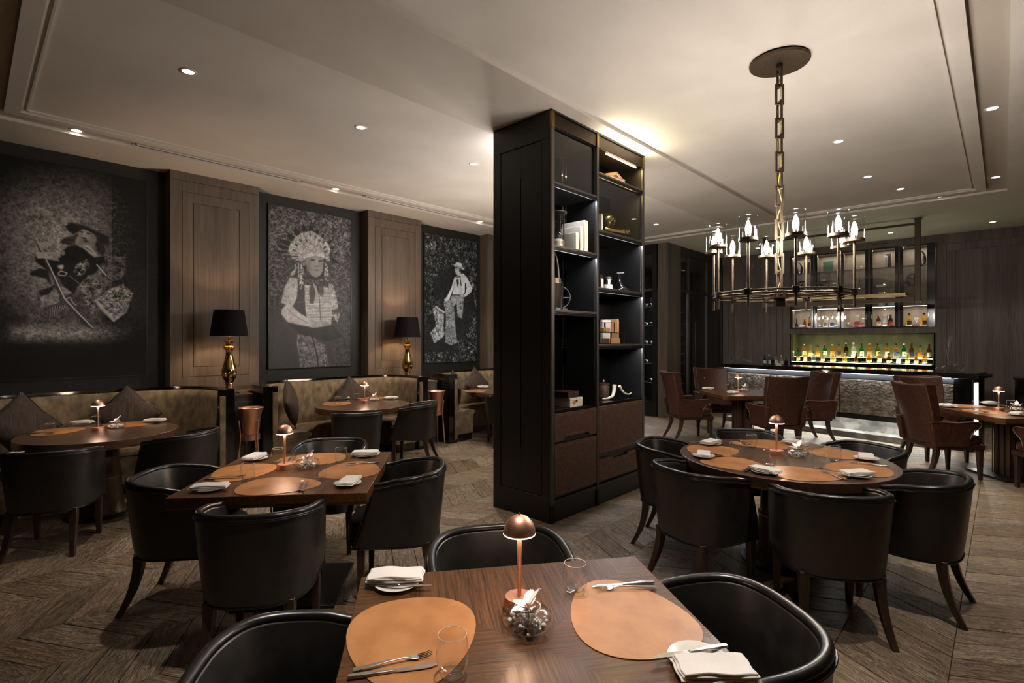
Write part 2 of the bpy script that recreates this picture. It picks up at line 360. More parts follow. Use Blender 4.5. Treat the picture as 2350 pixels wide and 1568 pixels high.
s = MB(); BO = .10; zf = ZC+.03
s.box(RX0, RX1, RY0, RY0+BO, ZC, ZC+.069); s.box(RX0, RX1, RY1-BO, RY1, ZC, ZC+.069)
s.box(RX0, RX0+BO, RY0+BO, RY1-BO, ZC, ZC+.069); s.box(RX1-BO, RX1, RY0+BO, RY1-BO, ZC, ZC+.069)
s.box(RX0+BO, RX1-BO, RY0+BO, 2.70, zf, ZC+.069); s.box(RX0+BO, RX1-BO, 3.60, RY1-BO, zf, ZC+.069)
struct('ceiling_raft', s, M['ceil'], ceiling, smooth=0)
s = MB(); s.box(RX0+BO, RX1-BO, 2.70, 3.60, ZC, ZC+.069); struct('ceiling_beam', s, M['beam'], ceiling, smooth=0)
s = MB()
for o_ in (.0, .035):
    a, b, c_, d_ = RX0+BO+o_, RX1-BO-o_, RY0+BO+o_, RY1-BO-o_
    for (x0,x1,y0,y1) in ((a,b,c_,c_+.014),(a,b,d_-.014,d_),(a,a+.014,c_,d_),(b-.014,b,c_,d_)): s.box(x0,x1,y0,y1, zf-.016, zf-.0005)
struct('ceiling_moulding', s, M['ceil'], ceiling, smooth=0)
for i, (x0, x1) in enumerate(((1.22, 2.95), (3.88, 5.6), (6.6, 8.3))):
    t = thing('air_slot', ('long black air slot in the ceiling channel above the first two murals', 'long black air slot in the ceiling channel above the standing cowboy mural', 'long black air slot in the ceiling channel behind the display unit')[i], 'air vent', (x0, 6.53, ZC+.019), 0, 'air slots in the left ceiling channel')
    MB().box(0, x1-x0, -.016, .016, 0, .012).build('slot', M['basemetal'], t)
    q = MB(); q.box(-.02, x1-x0+.02, -.022, -.016, -.004, .01); q.box(-.02, x1-x0+.02, .016, .022, -.004, .01); q.box(-.03,-.0,-.022,.022,-.004,.01); q.box(x1-x0, x1-x0+.03,-.022,.022,-.004,.01); q.build('flange', M['ceil'], t)
# walls
s = MB(); s.box(XL, XR+3, YB, YB+.2, 0, ZC); struct('wall_left', s, M['darkwall'], smooth=0)
s = MB(); s.box(XL-.2, XL, YF, YB+.2, 0, ZC); struct('wall_near', s, M['darkwall'], smooth=0)
s = MB(); s.box(XL, XR+3, YF-.2, YF, 0, ZC); struct('wall_right', s, M['darkwall'], smooth=0)
s = MB(); s.box(XR, XR+.2, YF, .93, 0, ZC); s.box(XR, XR+.2, 3.50, 5.0, 0, ZC); s.box(XR, XR+.2, .93, 3.50, 3.50, ZC)
s.box(XR, XR+.2, .93, 3.50, 1.74, 1.84); s.box(XR+.9, XR+1.1, .7, 3.7, 0, ZC); s.box(XR+.05, XR+.2, 3.46, 3.5, 1.0, 3.5); s.box(XR+.05,XR+.2,.93,.96,1.0,3.5)
struct('wall_back', s, M['barwood'], smooth=0)
s = MB(); s.box(XR+2, XR+2.2, 4.9, YB, 0, ZC); struct('wall_cellar', s, M['darkwall'], smooth=0)
def panelled(name, axis, face, u0, u1, rects, m, parent=None, z0=0, z1=ZC, bands=()):
    """flat boards with real grooves: nested rectangles standing 12 mm proud; u runs along the wall"""
    root = thing(name, None, None); root['kind'] = 'structure'
    g = .005
    def bd(a, b, c, d, z_, nm='panel'):
        s = MB()
        if axis == 'y': s.box(a, b, face-.014, face+.001, c, d)
        else: s.box(face-.014, face+.001, a, b, c, d)
        s.build(nm, m, root, bevel=.002, seg=1, smooth=0)
    prev = (u0, u1, z0, z1)
    zs = [z0]+list(bands)+[z1]
    for (a, b, c, d) in rects:
        A, B, Cc, D = prev
        bd(A+g, a-g, Cc+g, D-g, 0, 'stile'); bd(b+g, B-g, Cc+g, D-g, 0, 'stile')
        bd(a-g+.0, b+g, Cc+g, c-g, 0, 'rail'); bd(a-g, b+g, d+g, D-g, 0, 'rail')
        prev = (a, b, c, d)
    A, B, Cc, D = prev; bd(A+g, B-g, Cc+g, D-g, 0)
    for i in range(len(zs)-1 if bands else 0): pass
    return root
YP = 7.10
for i, x0 in enumerate((-.95, 1.65, 4.26, 6.80)):
    w_ = 1.0
    s = MB(); s.box(x0, x0+w_, YP, YB, 0, ZC); t = struct('trim_%d' % (i+1), s, M['wallwood'], smooth=0)
    g = .005
    def bd(a, b, c, d, nm):
        q = MB(); q.box(a, b, YP-.013, YP+.0005, c, d); q.build(nm, M['wallwood'], t, bevel=.0015, seg=1, smooth=0)
    X0, X1 = x0, x0+w_
    for (a, b, c, d, nm) in ((X0, X1, 3.50, ZC, 'header'), (X0, X1, 0, 1.0, 'base_board'),
        (X0, X0+.12, 1.0+g, 3.5-g, 'stile'), (X1-.12, X1, 1.0+g, 3.5-g, 'stile'), (X0+.12, X1-.12, 1.0+g, 1.15, 'rail'), (X0+.12, X1-.12, 3.37, 3.5-g, 'rail'),
        (X0+.12+g, X0+.24, 1.15+g, 3.37-g, 'stile'), (X1-.24, X1-.12-g, 1.15+g, 3.37-g, 'stile'), (X0+.24, X1-.24, 1.15+g, 1.27, 'rail'), (X0+.24, X1-.24, 3.25, 3.37-g, 'rail'),
        (X0+.24+g, X1-.24-g, 1.27+g, 3.25-g, 'panel')): bd(a, b, c, d, nm)
def wall_boards(t, rects_fn, m): pass
for i, (ya, yb) in enumerate(((-2.4, .93), (3.50, 5.0))):
    t = MB().box(XR-.012, XR-.0005, ya, yb, 0, ZC).build('trim_%d' % (5+i), M['barwood'], smooth=0); t['kind'] = 'structure'
    def bd(a, b, c, d, nm):
        q = MB(); q.box(XR-.026, XR-.0125, a, b, c, d); q.build(nm, M['barwood'], t, bevel=.0015, seg=1, smooth=0)
    g = .005; m1 = .14
    yb2 = yb-(.0 if i == 0 else 0)
    for (a, b, c, d, nm) in ((ya, yb2, 3.42, ZC, 'header'), (yb2-m1, yb2, 0, 3.42-g, 'stile'), (ya, ya+m1, 0, 3.42-g, 'stile'),
        (ya+m1+g, yb2-m1-g, 3.28, 3.42-g, 'rail'), (yb2-m1-.13, yb2-m1-g, .1, 3.28-g, 'stile'), (ya+m1+g, ya+m1+.13, .1, 3.28-g, 'stile')): bd(a, b, c, d, nm)
    mid = (ya+yb)/2
    if i == 0: bd(ya+m1+.13+g, mid-g, .1, 3.28-g, 'panel'); bd(mid+g, yb2-m1-.13-g, .1, 3.28-g, 'panel')
    else: bd(ya+m1+.13+g, yb2-m1-.13-g, .1, 3.28-g, 'panel')

# ------------------------------------------------------------------ mural prints
def vnoise(h, w, cell, rng):
    a = rng.random((h//cell+3, w//cell+3)); yy = np.linspace(0, h/cell, h); xx = np.linspace(0, w/cell, w)
    yi, xi = yy.astype(int), xx.astype(int); fy, fx = (yy-yi)[:, None], (xx-xi)[None, :]
    fy = fy*fy*(3-2*fy); fx = fx*fx*(3-2*fx)
    g = lambda dy, dx: a[yi+dy][:, xi+dx]
    return (g(0,0)*(1-fy)+g(1,0)*fy)*(1-fx)+(g(0,1)*(1-fy)+g(1,1)*fy)*fx
def blur(a, n=1):
    for _ in range(n):
        p = np.pad(a, 1, 'edge'); a = (p[1:-1,1:-1]*2+p[:-2,1:-1]+p[2:,1:-1]+p[1:-1,:-2]+p[1:-1,2:])/6
    return a
class Print:
    def __init__(s, x0, x1, z0, z1, Y, ox, oy, sc, seed, nw=230):
        s.x0, s.x1, s.z0, s.z1, s.Y = x0, x1, z0, z1, Y
        s.w = nw; s.h = int(nw*(z1-z0)/(x1-x0)); s.rng = np.random.default_rng(seed)
        X = np.linspace(x0, x1, s.w)[None, :].repeat(s.h, 0); Z = np.linspace(z1, z0, s.h)[:, None].repeat(s.w, 1)
        d = X*math.cos(YAW)+Y*math.sin(YAW); l = X*math.sin(YAW)-Y*math.cos(YAW)
        s.PX = (CXP+FPX*l/d-ox)*sc; s.PY = (HORZ+FPX*(EYE-Z)/d-oy)*sc    # tracing coordinates
        s.img = np.zeros((s.h, s.w))
        r = s.rng; h, w = s.h, s.w
        s.fine = np.clip((vnoise(h,w,2,r)*.45+vnoise(h,w,3,r)*.35+vnoise(h,w,7,r)*.35-.22)*1.35, 0, 1.2)
        s.soft = vnoise(h,w,5,r)*.5+vnoise(h,w,14,r)*.5; s.big = vnoise(h,w,40,r)
    def mask(s, poly):
        inside = np.zeros(s.img.shape, bool); n = len(poly)
        for i in range(n):
            (xa, ya), (xb, yb) = poly[i], poly[(i+1) % n]
            if ya == yb: continue
            c = ((ya > s.PY) != (yb > s.PY)) & (s.PX < (xb-xa)*(s.PY-ya)/(yb-ya)+xa); inside ^= c
        return blur(inside.astype(float), 1)
    def fill(s, poly, v, tex=.25, kind='soft', k=1.0):
        m = blur(s.mask(poly), 2)*k; t = {'soft': s.soft-.5, 'fine': s.fine-.5}[kind]
        s.img = s.img*(1-m)+m*np.clip(v*(1+tex*2*t), 0, 1)
    def ell(s, cx, cy, rx, ry, v, a=0, soft=.25, k=1.0):
        ca, sa = math.cos(a), math.sin(a); dx, dy = s.PX-cx, s.PY-cy
        q = np.sqrt(((dx*ca+dy*sa)/rx)**2+((-dx*sa+dy*ca)/ry)**2); m = np.clip((1+soft-q)/(2*soft), 0, 1)*k
        s.img = s.img*(1-m)+m*v
    def line(s, pts, wd, v, k=1.0):
        m = np.zeros(s.img.shape)
        for (xa, ya), (xb, yb) in zip(pts, pts[1:]):
            L = (xb-xa)**2+(yb-ya)**2; t = np.clip(((s.PX-xa)*(xb-xa)+(s.PY-ya)*(yb-ya))/L, 0, 1)
            D = np.hypot(s.PX-xa-t*(xb-xa), s.PY-ya-t*(yb-ya)); m = np.maximum(m, np.clip((wd-D)/max(3, wd*.5)+.5, 0, 1))
        m *= k; s.img = s.img*(1-m)+m*v
    def build(s, label, tint, group):
        me = bpy.data.meshes.new('print'); w, h = s.w, s.h
        X = np.linspace(s.x0, s.x1, w)[None, :].repeat(h, 0).ravel(); Z = np.linspace(s.z1, s.z0, h)[:, None].repeat(w, 1).ravel()
        co = np.stack([X, np.full(w*h, s.Y), Z], 1).astype(np.float32)
        i = np.arange(w*h).reshape(h, w); q = np.stack([i[:-1,:-1], i[1:,:-1], i[1:,1:], i[:-1,1:]], -1).reshape(-1, 4)
        me.vertices.add(w*h); me.vertices.foreach_set('co', co.ravel())
        me.loops.add(q.size); me.loops.foreach_set('vertex_index', q.ravel().astype(np.int32))
        me.polygons.add(len(q)); me.polygons.foreach_set('loop_start', np.arange(0, q.size, 4, dtype=np.int32)); me.polygons.foreach_set('loop_total', np.full(len(q), 4, np.int32))
        me.update(calc_edges=True)
        at_ = me.color_attributes.new('ink', 'FLOAT_COLOR', 'POINT'); g = np.clip(s.img*1.08, 0, 1)**1.45*.85+.005
        col = np.stack([g.ravel()*tint[0], g.ravel()*tint[1], g.ravel()*tint[2], np.ones(w*h)], 1).astype(np.float32); at_.data.foreach_set('color', col.ravel())
        m, nt, b = mat('mural_print'); vc = nt.nodes.new('ShaderNodeVertexColor'); vc.layer_name = 'ink'; nt.links.new(vc.outputs[0], b.inputs['Base Color'])
        b.inputs['Roughness'].default_value = .45; b.inputs['Specular IOR Level'].default_value = .25; me.materials.append(m)
        t = thing('mural', label, 'mural', ((s.x0+s.x1)/2, s.Y+.012, (s.z0+s.z1)/2), 0, group)
        o = bpy.data.objects.new('picture', me); C.objects.link(o); o.parent = t; o.matrix_parent_inverse = Matrix.Translation(t.location).inverted()
        q = MB(); a, b_, c, d = s.x0, s.x1, s.z0, s.z1; e = .012
        for (p0, p1, r0, r1) in ((a-e, a, c-e, d+e), (b_, b_+e, c-e, d+e), (a, b_, c-e, c), (a, b_, d, d+e)): q.box(p0, p1, s.Y-.006, s.Y+.02, r0, r1)
        f = q.build('frame_bead', M['basemetal'], t, smooth=0); f.matrix_parent_inverse = Matrix.Translation(t.location).inverted()
        return t
GM = 'large black and white murals on the left wall'
YM = 7.278
# seated man in a broad hat with a long rifle
p = Print(.235, 1.456, 1.19, 3.455, YM, 40, 460, 4.613, 3, 250)
r = np.hypot((p.PX-430)/800, (p.PY-420)/900)
p.img = np.clip(.90-.72*r, .08, .85)*(.62+.75*(p.fine-.45))
p.img *= np.clip((1560-p.PX)/700, .12, 1)*np.clip((p.PY+520)/600, .25, 1)
p.img = np.where(p.PX > 1000, p.img*(.35+1.3*np.clip(p.fine-.45, 0, 1)), p.img)
dk = np.clip((p.PY-1420)/260, 0, 1); p.img = p.img*(1-dk*.8)
p.fill([(-400,1300),(-80,1230),(60,1290),(120,1440),(-50,1500),(-400,1520)], .06, .6, 'fine')
p.fill([(1150,800),(1420,700),(1450,1350),(1150,1400),(1060,1250),(1200,1150)], .04, .8, 'fine')
p.fill([(230,960),(330,920),(450,850),(640,960),(840,860),(1000,860),(830,1060),(900,1280),(600,1310),(120,1330),(120,1220),(170,1110),(225,1000)], .17, .7, 'fine')
p.fill([(245,1010),(390,930),(450,1000),(430,1090),(250,1130)], .36, .5, 'fine')
p.fill([(450,910),(540,930),(580,980),(500,1010)], .4, .5)
p.fill([(880,640),(960,590),(1150,600),(1160,720),(1110,830),(960,870),(860,790)], .2, 1.2, 'fine')
p.fill([(500,500),(620,465),(700,505),(770,560),(820,605),(920,590),(930,650),(865,690),(840,760),(740,810),(650,900),(600,990),(500,920),(430,820),(340,760),(190,650),(185,595),(300,620),(420,640),(455,590)], .035, .6)
p.fill([(130,765),(230,715),(330,740),(360,900),(300,830),(190,800),(140,795)], .05, .4)
p.fill([(230,965),(330,925),(390,910),(330,1000),(240,1010)], .04, .3)
p.fill([(660,910),(750,800),(900,760),(960,860),(830,1060),(800,1240),(690,1010)], .26, 1.1, 'fine')
for k in range(14): p.line([(335+k*13, 1135-k*2), (330+k*12, 1262-k*8)], 3.5, .42 if k % 2 else .1)
p.fill([(960,950),(1120,880),(1225,985),(1160,1180),(1020,1285),(900,1180),(815,1070)], .36, 1.1, 'fine')
p.line([(830,1060),(1020,1270),(1080,1220)], 16, .62, .7)
gb = np.clip(1-np.abs((p.PY-1400)/130), 0, 1)*np.clip((1250-p.PX)/500, 0, 1)*np.clip((p.PX+150)/250, 0, 1); p.img = p.img*(1-gb)+gb*.5*(.4+1.0*p.fine)
p.fill([(820,370),(890,400),(935,520),(905,600),(850,545),(825,470)], .09, .7); p.fill([(600,370),(655,345),(620,440),(605,480),(520,470),(440,450),(485,405)], .12, .9)
p.fill([(655,330),(700,306),(780,325),(828,370),(832,430),(800,492),(740,502),(680,495),(630,470),(615,430),(640,380)], .58, .3); p.fill([(770,330),(828,370),(832,430),(800,492),(765,495),(790,430)], .36, .2, k=.7); p.fill([(640,440),(700,415),(770,430),(770,500),(680,505),(635,480)], .30, .5, k=.6)
p.ell(683, 335, 22, 8, .14, .2); p.ell(755, 352, 26, 9, .14, .25); p.line([(712,345),(700,385)], 8, .78, .8); p.ell(705, 402, 32, 11, .16, .25); p.ell(722, 432, 20, 12, .12, .2); p.ell(660, 440, 40, 45, .45, 0, .6, .5)
p.fill([(515,265),(545,232),(640,240),(760,288),(860,328),(955,375),(975,440),(950,478),(905,468),(865,405),(800,350),(700,303),(650,330),(600,362),(550,335),(515,290)], .075, .5)
p.line([(520,260),(560,236),(700,262),(940,372)], 5, .3, .6)
p.fill([(655,480),(740,470),(800,515),(850,585),(812,602),(740,545),(700,508)], .68, .35)
for k in range(3): p.line([(680+k*28,486+k*8),(760+k*20,515+k*18)], 3, .25, .8)
p.fill([(160,372),(182,366),(250,520),(350,710),(430,850),(490,1010),(600,1130),(805,1345),(790,1362),(720,1335),(520,1110),(430,980),(335,745),(235,545)], .12, .3)
p.line([(178,372),(345,705),(425,880),(500,1040),(640,1190),(795,1345)], 7, .66, .9); p.line([(165,380),(225,520)], 3, .5)
p.line([(505,1045),(560,1030),(585,1080),(620,1110)], 5, .5)
for k in range(4): p.line([(200+k*6,555+k*17),(318,560+k*14)], 8, .64)
p.fill([(420,690),(490,682),(478,728),(440,722)], .6, .5); p.line([(430,775),(460,745),(525,770),(500,800),(440,790),(430,775)], 5, .55)
p.line([(545,795),(655,880)], 3, .4); p.fill([(620,680),(740,620),(765,700),(690,790),(605,800),(600,740)], .27, 1.7, 'fine'); p.line([(840,680),(940,795)], 5, .85)
p.line([(340,575),(440,640)], 6, .5); p.line([(380,570),(455,600)], 5, .45); p.ell(490, 500, 30, 18, .5, -.4); p.ell(485, 560, 18, 26, .45, .3)
p.build('mural of a seated man in a broad hat holding a long rifle', (1.0,.93,.88), GM)
# standing figure in a feather headdress
p = Print(2.849, 4.07, 1.205, 3.45, YM, 610, 460, 4.02, 5, 230)
p.img = np.clip(.33-.0002*np.abs(p.PY-350), .08, .5)*np.clip((p.fine-.10)*1.75, .28, 2.0)
low = np.clip((p.PY-880)/260, 0, 1); p.img = p.img*(1-low)+low*(.13+.04*p.soft)*(np.where(p.PX > 620, .5+p.fine, 1))
for (cx, cy, L, w_) in ((355,268,38,19),(415,270,36,19),(292,303,44,20),(235,338,48,20),(186,390,52,19),(162,432,54,17),(150,475,56,10),(470,300,34,17),(516,342,34,16),(574,392,36,14),(602,440,34,12),(618,560,46,18)):
    a = math.atan2(cy-520, cx-440); p.ell(cx, cy, L*1.05, w_*1.1, .06, a, .15)
p.fill([(225,405),(270,340),(350,290),(430,283),(512,338),(572,398),(605,470),(610,570),(560,560),(535,500),(440,478),(350,500),(335,565),(250,540),(205,470)], .62, .55, 'fine')
for k in range(22):
    a = math.radians(-172+k*8); rr = random.uniform(120, 190); cx, cy = 440+rr*math.cos(a), 520+rr*math.sin(a)*1.1
    if k % 2: p.ell(cx, cy, 17, 9, .16, a, .3)
    p.line([(440+90*math.cos(a), 520+90*math.sin(a)), (440+215*math.cos(a), 520+215*math.sin(a)*1.05)], 1.8, .38, .7)
p.line([(70,512),(300,518)], 5, .12); p.line([(90,588),(240,560),(300,530)], 4, .12)
p.fill([(148,690),(200,600),(320,555),(260,655),(190,700)], .13, .3); p.line([(155,688),(310,560)], 2.5, .35)
p.fill([(585,560),(610,690),(570,650)], .12); p.ell(600,520,14,60,.12)
p.fill([(365,690),(420,720),(500,708),(530,720),(532,860),(512,892),(480,830),(460,760),(390,752)], .2, 1.3, 'fine')
p.fill([(225,712),(292,720),(305,800),(282,930),(245,988),(140,942),(168,830),(196,752)], .62, .3, 'fine')
p.fill([(300,760),(360,780),(378,1080),(300,1032),(248,985),(286,900)], .11, .15); p.line([(290,940),(365,938)], 2.5, .35)
p.fill([(578,760),(622,780),(665,955),(662,1000),(600,1010),(585,900)], .56, .55, 'fine'); p.fill([(598,1030),(685,1040),(665,1125),(618,1082)], .45, .9, 'fine')
p.fill([(358,780),(575,800),(592,900),(612,1060),(602,1142),(500,1122),(385,1112),(365,1000)], .66, .3, 'fine')
for k in range(23): y = 800+k*14; p.line([(362+k*1.2, y), (488, y+3)], 2.2, .2, .8); p.line([(500, y+3), (585+k*.9, y+5)], 2.2, .2, .8)
p.line([(488,800),(505,1120)], 4, .2)
p.fill([(400,800),(432,765),(462,850),(442,952),(405,950)], .14, .3); p.fill([(460,760),(530,730),(535,860),(510,892),(480,840)], .16, 1.2, 'fine'); p.line([(440,765),(465,840),(470,900)], 7, .5)
p.fill([(190,955),(245,978),(300,1030),(420,1108),(442,1180),(400,1165),(330,1152),(200,1122),(143,1050),(150,1008)], .64, .22, 'fine'); p.line([(200,1000),(260,1060),(380,1130)], 5, .3, .6)
p.fill([(408,1122),(520,1100),(590,1130),(604,1170),(500,1192),(430,1178)], .52, .3)
for k in range(4): p.line([(520+k*20,1140),(545+k*16,1175)], 2.5, .2)
p.fill([(190,1135),(430,1180),(620,1150),(720,1260),(560,1300),(330,1240)], .1, .3); p.fill([(295,1235),(430,1262),(540,1330),(592,1560),(320,1560),(285,1320)], .3, .7, 'fine'); p.line([(430,1262),(465,1400),(488,1560)], 6, .1)
p.fill([(340,600),(385,560),(530,560),(545,620),(540,720),(470,740),(380,720)], .09, .2)
p.fill([(365,560),(375,528),(440,512),(522,524),(533,570),(527,650),(500,692),(465,712),(420,692),(385,640)], .48, .12)
p.ell(395, 620, 22, 60, .33, .1, .6, .7); p.ell(432, 553, 20, 7, .12, .1); p.ell(505, 563, 17, 7, .12, -.1); p.line([(412,540),(455,545)], 3, .2); p.line([(488,552),(522,552)], 3, .2)
p.line([(470,550),(474,600)], 8, .6, .7); p.ell(474, 608, 17, 6, .25); p.ell(470, 643, 24, 5, .16); p.ell(468, 665, 20, 6, .58, 0, .5, .6); p.ell(425, 600, 18, 24, .55, 0, .7, .6)
p.fill([(343,512),(370,490),(440,476),(522,490),(543,515),(537,545),(520,522),(440,513),(372,530),(350,552)], .74, .35, 'fine'); p.ell(355, 585, 12, 18, .4)
for k in range(5): p.line([(330-k*14, 570+k*6), (335-k*20+8, 700+k*10-(60 if k > 2 else 0))], 5.5, .56 if k % 2 == 0 else .14)
p.fill([(328,560),(352,600),(352,765),(325,825),(302,785),(300,700)], .42, 1.4, 'fine'); p.fill([(545,568),(570,600),(578,680),(552,762),(540,700)], .5, 1.1, 'fine')
p.fill([(300,600),(320,570),(260,680),(215,712),(240,660)], .5, .8, 'fine')
p.build('mural of a standing figure in a feathered headdress and bone breastplate', (.98,.96,.97), GM)
# man in a pale shirt leaning on a tree stump
p = Print(5.475, 6.69, 1.20, 3.45, YM, 960, 520, 4.9, 9, 230)
p.img = .44*np.clip((p.fine-.33)*2.5, .05, 1.7)
sh = blur(np.clip((p.soft-.25)*2, .35, 1), 2); p.img *= sh
p.fill([(170,600),(300,470),(400,430),(560,500),(640,900),(520,1250),(300,1340),(90,1330),(90,1050),(200,950),(280,850),(170,800)], .06, .9, 'fine')
p.fill([(60,1300),(420,1340),(430,1400),(60,1420)], .06, .6, 'fine')
p.fill([(160,930),(200,890),(292,960),(282,1100),(292,1230),(185,1315),(130,1200),(200,1120)], .42, 1.0, 'fine'); p.line([(175,1290),(285,1200)], 10, .6, .7); p.line([(200,905),(290,965)], 9, .65, .8)
p.fill([(283,840),(372,828),(402,960),(422,1200),(445,1300),(380,1335),(300,1305),(312,1000)], .36, .8, 'fine'); p.ell(365,1180,60,40,.2,0,.6,.6)
p.fill([(440,1010),(500,1040),(480,1200),(430,1200),(420,1060)], .05, .4)
p.fill([(383,765),(512,765),(505,900),(492,1035),(440,1015),(432,850),(400,900),(405,980),(372,960),(365,800)], .36, .7); p.line([(440,900),(490,880)], 6, .55, .7); p.line([(445,960),(490,940)], 5, .5, .7); p.line([(390,815),(470,830)], 7, .5, .6); p.line([(385,768),(505,772)], 6, .1)
p.fill([(405,575),(440,553),(480,530),(505,530),(545,570),(608,690),(592,742),(522,795),(508,765),(545,692),(525,645),(522,742),(500,768),(383,762),(402,680),(352,805),(322,792),(370,690)], .78, .2)
p.line([(530,640),(528,740),(512,765)], 6, .1); p.line([(410,600),(400,690)], 4, .45, .6)
p.fill([(428,605),(450,580),(458,640),(440,680)], .12); p.line([(470,580),(482,665)], 6, .15); p.fill([(418,560),(475,552),(480,572),(430,580)], .25)
p.fill([(288,825),(328,782),(356,800),(345,830),(310,842)], .7, .2); p.fill([(465,770),(505,760),(512,790),(480,795)], .6, .2)
p.fill([(412,468),(462,472),(478,515),(470,550),(440,545),(418,528),(420,510),(408,500)], .62, .15); p.ell(428, 485, 9, 5, .12); p.line([(418,512),(432,512)], 3, .2); p.ell(470, 490, 12, 24, .14, .2)
p.fill([(380,425),(412,430),(432,398),(488,418),(495,458),(522,482),(510,488),(460,470),(402,448)], .74, .2); p.line([(425,440),(492,462)], 4, .4); p.line([(385,432),(460,466),(500,486)], 4, .12, .8)
p.build('mural of a standing man in pale shirt and hat leaning on a tree stump', (.86,.95,1.05), GM)
# ------------------------------------------------------------------ black tub chair (faces +y, back at -y)
def ssin(a, e): v = math.sin(a); return math.copysign(abs(v)**e, v)
def scos(a, e): v = math.cos(a); return math.copysign(abs(v)**e, v)
def leg_mb(x0, y0, z0, x1, y1, w0, w1, curve=0, n=6):
    rows = []
    for i in range(n+1):
        t = i/n; z = z0*(1-t); k = t*t if curve else t
        x, y = x0+(x1-x0)*k, y0+(y1-y0)*k; w_ = (w0+(w1-w0)*t)/2
        rows.append([(x-w_,y-w_,z),(x+w_,y-w_,z),(x+w_,y+w_,z),(x-w_,y+w_,z)])
    return MB().loft(rows)
def tub_path(t, v):
    """t in -1..1 round the U, v 0 bottom .. 1 rim -> outer point"""
    HWt, HWb, DB, DBb = .291, .250, .292, .245
    hw = HWb+(HWt-HWb)*v**.8; db = DBb+(DB-DBb)*v**.8; ztip, zb = .715, .764
    a = abs(t)
    if a < .62:
        th = (a/.62)*PI/2; x = hw*abs(math.sin(th))**.74; y = -db*abs(math.cos(th))**.74
    else:
        k = (a-.62)/.38; yf = .137+.125*(1-v)**1.15; x = hw-.012*k; y = yf*k
    s = min(1, max(0, (a-.25)/.75)); rim = zb-(zb-ztip)*(s*s*(3-2*s))
    z = .325+(rim-.325)*v
    return Vector((x if t >= 0 else -x, y, z))
def inward(t, v, o):
    a = tub_path(max(-1, t-.02), v); b = tub_path(min(1, t+.02), v); d = b-a; n = Vector((-d.y, d.x, 0)); n.normalize()
    p_ = tub_path(t, v); return p_+n*o
def make_tub():
    T = thing('tub_chair', 'x', 'chair')
    nu, nv = 40, 7; s = MB(); rows = []
    ts = [-1+2*i/nu for i in range(nu+1)]
    for t in ts:
        ring = [tub_path(t, j/nv) for j in range(nv+1)]
        for j in range(nv, -1, -1):
            v = j/nv; o = .037+.026*math.sin(PI*min(1, max(0, v)))*(1 if abs(t) < .95 else .4)
            ring.append(inward(t, v, o))
        rows.append([tuple(q) for q in ring])
    s.loft(rows); s.build('shell', M['blk'], T, bevel=.008, seg=2, smooth=50)
    s = MB(); s.tube([inward(t, 1, .0185)+Vector((0,0,.001)) for t in ts], .0185, 10); s.build('rim_roll', M['blkrim'], T, smooth=60)
    s = MB(); s.tube([inward(t, .965, -.004) for t in ts], .0042, 6); s.tube([inward(t, 0, -.004)+Vector((0,0,.004)) for t in ts], .0045, 6)
    for e in (-1, 1): s.tube([inward(e, j/8, .004)+Vector((0,.006,0)) for j in range(9)], .0045, 6)
    s.build('piping', M['piping'], T, smooth=60)
    s = MB(); rows = []                       # seat cushion, domed
    out = []
    for i in range(28):
        a = 2*PI*i/28; x = .228*scos(a, .45); y = .27*ssin(a, .5)+.045; out.append((x, y))
    for z, k in ((.325,.97),(.345,1.0),(.43,1.0),(.462,.97),(.475,.88),(.480,.5),(.482,.1)):
        rows.append([(x*k, .045+(y-.045)*k, z) for x, y in out])
    s.loft(rows); s.build('seat', M['blk'], T, smooth=60)
    for sx in (-1, 1):
        leg_mb(sx*.205, .215, .34, sx*.205, .222, .048, .030).build('leg', M['legwood'], T, bevel=.002, seg=1)
        leg_mb(sx*.185, -.175, .34, sx*.215, -.275, .052, .030, 1).build('leg', M['legwood'], T, bevel=.002, seg=1)
    return T
tub = make_tub()
